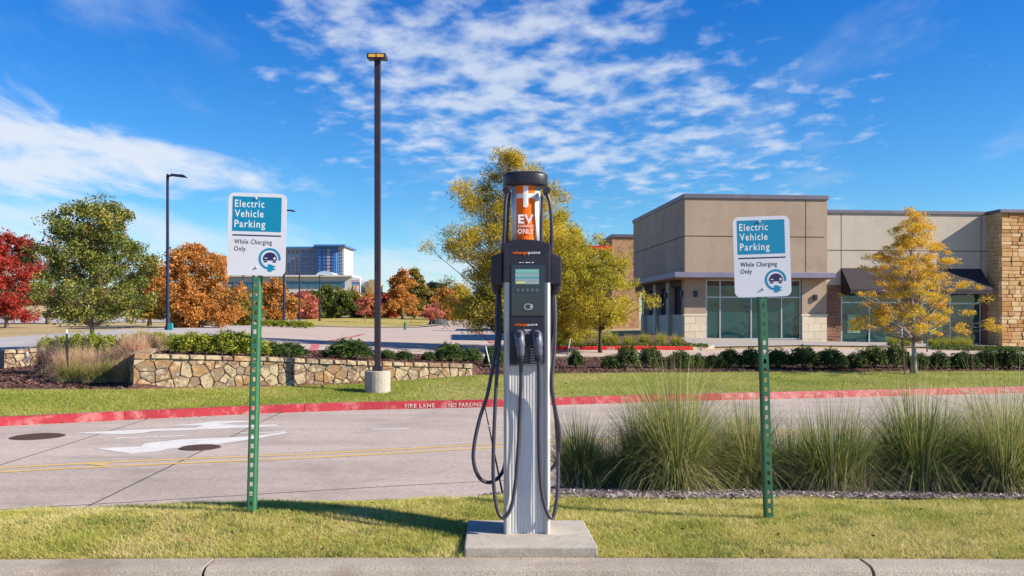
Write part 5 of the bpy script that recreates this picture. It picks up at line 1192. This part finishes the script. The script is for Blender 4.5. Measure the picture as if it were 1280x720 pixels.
# right wing
off = .30
zj2 = lh(313, a1+2, off); zl2 = lh(356.5, a1+.3, off)
b1, b2 = la(1051.5, off), la(1226.5, off); a2w = la(1240, off)
for x0, x1 in ((a1+.01, b1), (b1, b2), (b2, a2w+.02)):
    pan('facade_panel', x0+g_*(x0 > a1+.1), x1-g_, zj2+g_, zt2-.02, stucco2, off, off+.08)
    pan('facade_panel', x0+g_*(x0 > a1+.1), x1-g_, (lh(364, b1, off) if x0 == b1 else zl2), zj2-g_, stucco2, off, off+.08)
B().box(a1+.05, a2+.3, off-.07, 11.4, zt2-.02, zt2+.16).build('coping', coping, shop, bevel=.01)
def ledge(x0, x1, z0, z1, y0):
    b = B(); z = z0; q = random.Random(3)
    while z < z1:
        h_ = q.uniform(.09, .17); x = x0
        while x < x1-.02:
            w_ = min(q.uniform(.3, .7), x1-x); b.box(x+.004, x+w_-.004, y0-q.uniform(.0, .05), y0+.2, z+.006, min(z+h_, z1)-.002); x += w_
        z += h_
    o = b.build('ledger_stone', ledger, shop, fix=False); o['kind'] = 'stuff'
ledge(a1+.02, b1-.02, zbase, zl2-.01, off-.0); ledge(b2+.05, a2w, zbase, zl2-.01, off); ledge(la(1126, off), la(1152, off), zbase, lh(364, b1, off), off)
B().box(a1-.0, a2+.2, off+.21, off+.4, zbase, zl2).build('back_wall', seam, shop)
zw0 = lh(429.5, b1, off)
glazing(b1, la(1125.5, off), zw0, lh(362, b1, off), [la(1087, off)], [lh(378, b1, off)], off+.08)
glazing(la(1152.5, off), b2, zw0-.1, lh(362, b1, off), [la(1188, off)], [lh(379, b1, off)], off+.08)
pan('sill', b1, b2, zbase, zw0-.005, concrete, off+.0, off+.2)
# awnings over the windows: sloping canvas with end cheeks
def awning(x0, x1, ztop, zbot, proj):
    b = B(); b.add([(x0, off, ztop), (x1, off, ztop), (x1, off-proj, zbot), (x0, off-proj, zbot), (x1, off-proj, zbot-.22), (x0, off-proj, zbot-.22)], [(0, 3, 2, 1), (3, 5, 4, 2)])
    b.add([(x0+.01, off, ztop-.03), (x0+.01, off-proj, zbot-.22), (x0+.01, off, zbot-.22)], [(0, 1, 2)]); b.add([(x1-.01, off, ztop-.03), (x1-.01, off-proj, zbot-.22), (x1-.01, off, zbot-.22)], [(0, 1, 2)])
    b.add([(x0, off, zbot-.22), (x1, off, zbot-.22), (x1, off-proj, zbot-.23), (x0, off-proj, zbot-.23)], [(0, 1, 2, 3)])
    b.build('awning', awnm, shop, fix=False)
awning(la(1051.5, off), la(1226, off), lh(335, b1, off), lh(362.5, b1, off), 1.0)
# posters in the windows
for u0, u1, yt_p, yb_p, off_ in ((1060, 1075.5, 393.5, 416, 0), (1163, 1179, 397.5, 418.5, 0)):
    p0, p1 = la(u0, off), la(u1, off); zt_, zb_ = lh(yt_p, p0, off), lh(yb_p, p0, off)
    p_ = B().box(p0, p1, off+.045, off+.062, zb_, zt_).build('poster', poster_t, shop, fix=False); B().box(p0+.07, p1-.07, off+.036, off+.045, zb_+.07, zt_-.07).build('print', poster_y, p_, fix=False)
    B().box(p0+.12, p0+.42, off+.030, off+.0345, zt_-.28, zt_-.17).build('print_line', textwhite, p_, fix=False)
    for k in range(3): B().box((p0+p1)/2-.16+.03*k, (p0+p1)/2+.16-.03*k, off+.030, off+.0345, zb_+.42-k*.11, zb_+.45-k*.11).build('print_line', poster_t, p_, fix=False)
# golden stone tower
zt3 = lh(265.5, a3, -.72); q = random.Random(4); z = zbase
f0, f1 = a2w, a4
tower_front = []; 
while z < zt3-.05:
    h_ = min(q.uniform(.17, .27), zt3-z); x = a2+.0
    while x < la(1300, -.72)-.02:
        w_ = q.uniform(.28, .62); tower_front.append((x, min(x+w_, la(1300, -.72)), z, z+h_)); x += w_
    z += h_
cnt = 0; rest = B()
for x0, x1, z0, z1 in tower_front:
    e_ = q.uniform(.0, .05); b = rest if cnt > 230 else B(); y1_ = -.55
    b.box(x0+.008, x1-.008, -.72-e_, y1_, z0+.008, z1-.006)
    if cnt <= 230: b.build('stone', gold_st, shop, bevel=.02, segs=1)
    cnt += 1
if rest.v: o = rest.build('stone_facing', gold_st, shop); o['kind'] = 'stuff'
z = zbase; sideb = B()
while z < zt3-.05:
    h_ = min(q.uniform(.17, .27), zt3-z); y = -.70
    while y < .28:
        w_ = q.uniform(.25, .5); sideb.box(a2-.04-q.uniform(0, .04), a2+.12, y+.008, min(y+w_, .3)-.008, z+.008, z+h_-.006); y += w_
    z += h_
o = sideb.build('stone_side_facing', gold_st, shop, fix=False); o['kind'] = 'stuff'
B().box(a2-.14, a4+.1, -.86, 11.5, zt3-.02, zt3+.16).build('coping', coping, shop, bevel=.012)
B().box(la(1300, -.72)+.01, a4, -.70, -.58, zbase, zt3-.03).build('wall', stucco, shop)

# shop further back: stone tower and red band, low wing with dark openings
b2r = empty('far_shop', (*W(700, 66), 0), R(3), 'further shop with a stone tower and a red roof band behind the yellow trees', 'building')
k6 = 66/F
sandy = mat('sandy_wall', [(134, 108, 86), (158, 132, 104)], .5, .9, bump=.01, bscale=6)
B().box(0, 100*k6, 0, 8, -.5, H-(330-HY)*k6).build('wall', sandy, b2r)
B().box(64*k6, 94*k6, -.6, 6, -.5, H-(297-HY)*k6).build('tower', mat('mottled_stone', [(134, 94, 66), (176, 138, 100), (150, 120, 96)], 2.2, .9, bump=.02, bscale=6), b2r)
B().box(63*k6, 95*k6, -.7, 6.1, H-(297-HY)*k6, H-(293.5-HY)*k6).build('coping', coping, b2r)
B().box(5*k6, 62*k6, -.9, .0, H-(317-HY)*k6, H-(308-HY)*k6).build('red_band', redpanel, b2r)
for i in range(5): 
    o = B().box((3+i*17)*k6, (14+i*17)*k6, -.04, .0, .3, 2.6).build('window', glassd, b2r, fix=False)
    B().box((3+i*17)*k6-.06, (3+i*17)*k6, -.06, .0, .3, 2.6).build('frame', mullion, o, fix=False)
# slatted screens by the far shop
x, y = W(738, 40.5); fr = empty('slatted_fence', (x, y, ground(x, y)), 0, 'low pale slatted fence behind the dark trunk of the low yellow tree', 'fence')
slm = mat('pale_slats', [(150, 140, 96), (166, 156, 108)], 3, .8)
for i in range(6): B().box(0, .95, -.02, .02, .08+i*.12, .15+i*.12).build('slat', slm, fr, fix=False)
for s_ in (0, .93): B().box(s_, s_+.05, .022, .06, 0, .82).build('post', slm, fr, fix=False)
# red panel by the far drive
x, y = W(600, 110); rp_ = empty('red_panel_wall', (x, y, ground(x, y)), 0, 'bright red wall panel beside the far drive left of the charging station', 'wall panel')
B().box(0, 2.6, 0, .25, 0, 1.9).build('panel', redpanel, rp_, bevel=.02); B().box(-.05, 2.65, -.03, .28, -.3, .06).build('plinth', concrete, rp_)

# ------------------------------------------------------------------ hotel and low white centre far behind
kd = 300/F
ht_ = empty('hotel_building', (*W(358, 300), 0), R(-2), 'blue glass and tan hotel tower far behind the left sign', 'building')
tanw = mat('hotel_tan', (176, 162, 152), .5, .9); whitew = mat('pale_wall', [(196, 190, 178), (206, 200, 188)], .2, .9); blueb = mat('hotel_blue', (70, 116, 176), .5, .5)
def hz(y, d=300): return H-(y-HY)*d/F
def hb(name, u0, u1, y0, y1, yb, ye, mt, parent=ht_, k=kd, ub=358, d=300): return B().box((u0-ub)*k, (u1-ub)*k, yb, ye, hz(y1, d), hz(y0, d)).build(name, mt, parent, fix=False)
hb('wall', 330, 400, 311, 360, 0, 14, tanw); hb('roof_band', 329, 401, 308.6, 311, -1, 14, blueb)
hb('wall', 398, 423, 309, 360, -2.5, 14, blueb); hb('roof', 396, 435, 307, 309.2, -4, 15, blueb); hb('wall', 423.5, 431.5, 309.4, 360, -1, 13, whitew)
fl_n = 9
for i in range(12):
    for j in range(fl_n):
        u0 = 333+i*5.3; y0_ = 313.5+j*4.0
        if u0+3.6 > 397: continue
        hb('window', u0, u0+(4.2 if 372 < u0 < 390 else 2.6), y0_, y0_+2.6, -.25, .0, glassb)
for j in range(fl_n):
    for u0 in (400.5, 406.5, 411.5, 417): hb('window', u0, u0+3.6, 312.5+j*4.1, 315.4+j*4.1, -2.8, -2.5, glassb if u0 != 411.5 else tanw)
    for u0 in (425, 428.2): hb('window', u0, u0+1.6, 313+j*4.1, 315.6+j*4.1, -1.2, -1, glassb)
kd2 = 210/F
lw = empty('convention_centre', (*W(358, 210), 0), 0, 'long low white building with a dark glass band below the hotel', 'building')
def hb2(name, u0, u1, y0, y1, yb, ye, mt): return hb(name, u0, u1, y0, y1, yb, ye, mt, lw, kd2, 358, 210)
hb2('wall', 278, 440, 346, 396, 0, 12, whitew); hb2('roof_edge', 276, 441, 344, 346, -1, 12.5, whitew); hb2('wall', 438, 466, 351, 396, 3, 14, whitew); hb2('end_block', 459, 467, 349, 396, 2, 14, mat('buff_wall', (176, 150, 108), .5, .9))
for i in range(8): hb2('window', 357+i*9.4, 365.4+i*9.4, 352, 359.5, -.2, -.0, glasst)
for i in range(4): hb2('window', 282+i*9.4, 290.4+i*9.4, 353, 364, -.2, -.0, glasst)
for i in range(2): hb2('window', 443+i*8, 449.5+i*8, 358, 366, 2.8, 3, glasst)
n = 14; dm = B(); V = [(11.5*kd2*math.cos(math.pi*i/n), 0, 6.0*kd2*math.sin(math.pi*i/n)) for i in range(n+1)]
dm.prism([(v[0]+(405-358)*kd2, v[2]+hz(344.5, 210)) for v in V], 1, 8); dm.build('barrel_roof', mat('roof_blue_grey', (170, 184, 200), .5, .6), lw)
# petrol price sign
x, y = W(444.5, 175); kg = 175/F; gs = empty('shop_pylon_sign', (x, y, 0), 0, 'tall pylon sign with red, blue and green panels right of the white low building', 'sign')
def gb(name, u0, u1, y0, y1, mt, dy=0, par=gs): return B().box((u0-444.5)*kg, (u1-444.5)*kg, -dy, .5-dy*.2, hz(y1, 175), hz(y0, 175)).build(name, mt, par, fix=False)
gb('cabinet', 439.5, 450.5, 347, 396, signwhite)
p_ = gb('red_header', 440, 450, 349, 352.5, signwhite, .05); text('lettering', 'EXXON', 0, hz(352.2, 175), 2.6*kg, redpanel, p_, y=-.08, width=9*kg, align='CENTER')
gb('blue_band', 440, 450, 353, 355, blueb, .05)
gp_ = gb('green_panel', 440, 450.2, 356, 368, mat('sign_green', (20, 120, 80), 1, .5), .05); gb('white_panel', 441.2, 449, 357, 366.5, signwhite, .08)
text('lettering', '7', .0, hz(364.8, 175), 6.6*kg, orange, gp_, y=-.12, width=5*kg, align='CENTER', bold=.08); text('lettering', 'ELEVEn', .0, hz(362.8, 175), 1.5*kg, redpanel, gp_, y=-.15, width=6*kg, align='CENTER')
gb('red_footer', 440, 450, 369, 371.5, redpanel, .05)
# cars on the far side of the lawn
def car(u, d, body, label, yaw=0.0):
    x, y = W(u, d); root = empty('parked_car', (x, y, ground(x, y)+.05), yaw, label, 'car', 'cars parked beyond the far lawn')
    prof_ = [(-2.2, .35), (2.2, .35), (2.25, .75), (1.95, .92), (1.2, 1.0), (.6, 1.42), (-.9, 1.46), (-1.7, 1.05), (-2.2, .95)]
    B().prism(prof_, -.85, .85).build('body', body, root, bevel=.05)
    B().prism([(1.05, 1.02), (.55, 1.36), (-.85, 1.40), (-1.5, 1.06)], -.86, .86).build('side_windows', glassd, root)
    for wx in (-1.4, 1.4):
        for wy in (-.8, .8): B().tube([(wx, wy-.1, .33), (wx, wy+.1, .33)], .33, 14).build('wheel', dkbody2, root)
paintw = mat('white_car_paint', (206, 208, 210), 2, .3, coat=.5); paintb = mat('blue_car_paint', (50, 70, 120), 2, .3, coat=.5); paintr = mat('red_car_paint', (150, 34, 34), 2, .3, coat=.5); paintg = mat('grey_car_paint', (96, 100, 108), 2, .3, coat=.5)
car(480, 150, paintw, 'white car parked beyond the lawn right of the tall pole'); car(433, 152, paintg, 'grey car parked beyond the lawn below the pylon sign'); car(420, 156, paintb, 'blue car parked left of the grey one beyond the lawn')
car(526, 156, paintb, 'blue car beyond the staked young trees'); car(537, 150, paintr, 'red car beyond the staked young trees')
# staked young trees on the far lawn
for i, (u, d, yt, lm) in enumerate(((539.5, 88, 384, L_pink), (546, 100, 379, L_pink), (514, 92, 372, L_orange), (456, 96, 372, L_pink))):
    t_ = tree('young_tree', u, d, yt, 22, ('slender pinkish young tree, nearest the end of the far lawn', 'slender pinkish young tree behind the nearest one', 'slender orange young tree in the middle of the far lawn', 'slender pink young tree just left of the tall light pole')[i], 'tree', lm, bark, ROUND, .4, 20, 900, .14, .45, 80+i, .045, group='young trees on the far lawn')
# rock by the drive
x, y = W(548, 92); rk = B(); 
rk.prismz([(1.3*math.cos(a)*(1+.15*math.sin(3*a)), .9*math.sin(a)) for a in [i*.63 for i in range(10)]], -.2, .7, inset=.3); rk.build('boulder', mat('grey_rock', [(50, 56, 60), (84, 88, 92)], 2, .9, bump=.05, bscale=3), bevel=.12).location = (x, y, ground(x, y))
tag(bpy.data.objects['boulder'], 'grey boulder at the tip of the far lawn beside the drive', 'boulder')
# dead leaf on the near lawn and a grey scrap by the mulch
def dead_leaf(u, d, s, lab, mt):
    x, y = W(u, d); z = ground(x, y)+.03
    tag(B().add([(x-s, y, z), (x-s*.2, y-s*.5, z+.012), (x+s, y-s*.1, z-.004), (x+s*.1, y+s*.5, z+.016)], [(0, 1, 3), (1, 2, 3)]).build('fallen_leaf', mt, fix=False), lab, 'fallen leaf')
rust = mat('leaf_rust', (112, 66, 44), 6, .8)
dead_leaf(232, 4.08, .022, 'brown fallen leaf on the front lawn left of the pad', rust); dead_leaf(396, 4.1, .014, 'small red fallen leaf near the kerb, between the left sign and the pad', mat('leaf_red', (110, 40, 32), 6, .8))

lv_m = leaf_mat('litter_leaves', [(74, 50, 36), (112, 78, 52), (150, 118, 76), (110, 54, 40)], 2, .1, .8, .9)
n = 110; U = rs.uniform(-20, 1300, n); D = rs.uniform(3.9, 5.0, n); zz, _ = gz_arr(U, D); X = (U-640)/F*D
kk = ~((X > -.3) & (X < .46)); o = np_mesh('leaf_litter', leaf_cloud(np.stack([X[kk], D[kk], zz[kk]+.022], 1), .010, .5, .8), np.arange(4*kk.sum()).reshape(-1, 4), lv_m); o['kind'] = 'stuff'
n = 240; U = rs.uniform(-20, 1300, n); D = interp(near_s, 0)*0+rs.uniform(18.3, 24, n); zz, _ = gz_arr(U, D); X = (U-640)/F*D
kk = D > np.array([interp(far_s, x) for x in X])+.1; o = np_mesh('lawn_leaf_litter', leaf_cloud(np.stack([X[kk], D[kk], zz[kk]+.05], 1), .035, .5, .8), np.arange(4*kk.sum()).reshape(-1, 4), lv_m); o['kind'] = 'stuff'
n = 260; X = rs.uniform(-9, 10, n); D = np.array([interp(far_s, x) for x in X])-.18-np.abs(rs.normal(0, .10, n)); o = np_mesh('gutter_litter', leaf_cloud(np.stack([X, D, np.full(n, ZR+.012)], 1), .020, .5, .9), np.arange(4*n).reshape(-1, 4), lv_m); o['kind'] = 'stuff'
n = 160; X = rs.uniform(-2.6, 2.8, n); D = np.array([kerb_y(x) for x in X])-np.abs(rs.normal(0, .03, n))-.005; o = np_mesh('kerb_litter', leaf_cloud(np.stack([X, D, np.full(n, .011)], 1), .0045, .35, .9), np.arange(4*n).reshape(-1, 4), lv_m); o['kind'] = 'stuff'
n = 60; X = rs.uniform(-.24, .40, n); D = rs.uniform(4.01, 4.5, n); kk = (rs.rand(n) < .6) & ~((X > -.06) & (X < .22) & (D > 4.2)); o = np_mesh('pad_litter', leaf_cloud(np.stack([X[kk], D[kk], np.full(kk.sum(), ZP+.003)], 1), .0045, .35, .9), np.arange(4*kk.sum()).reshape(-1, 4), lv_m); o['kind'] = 'stuff'
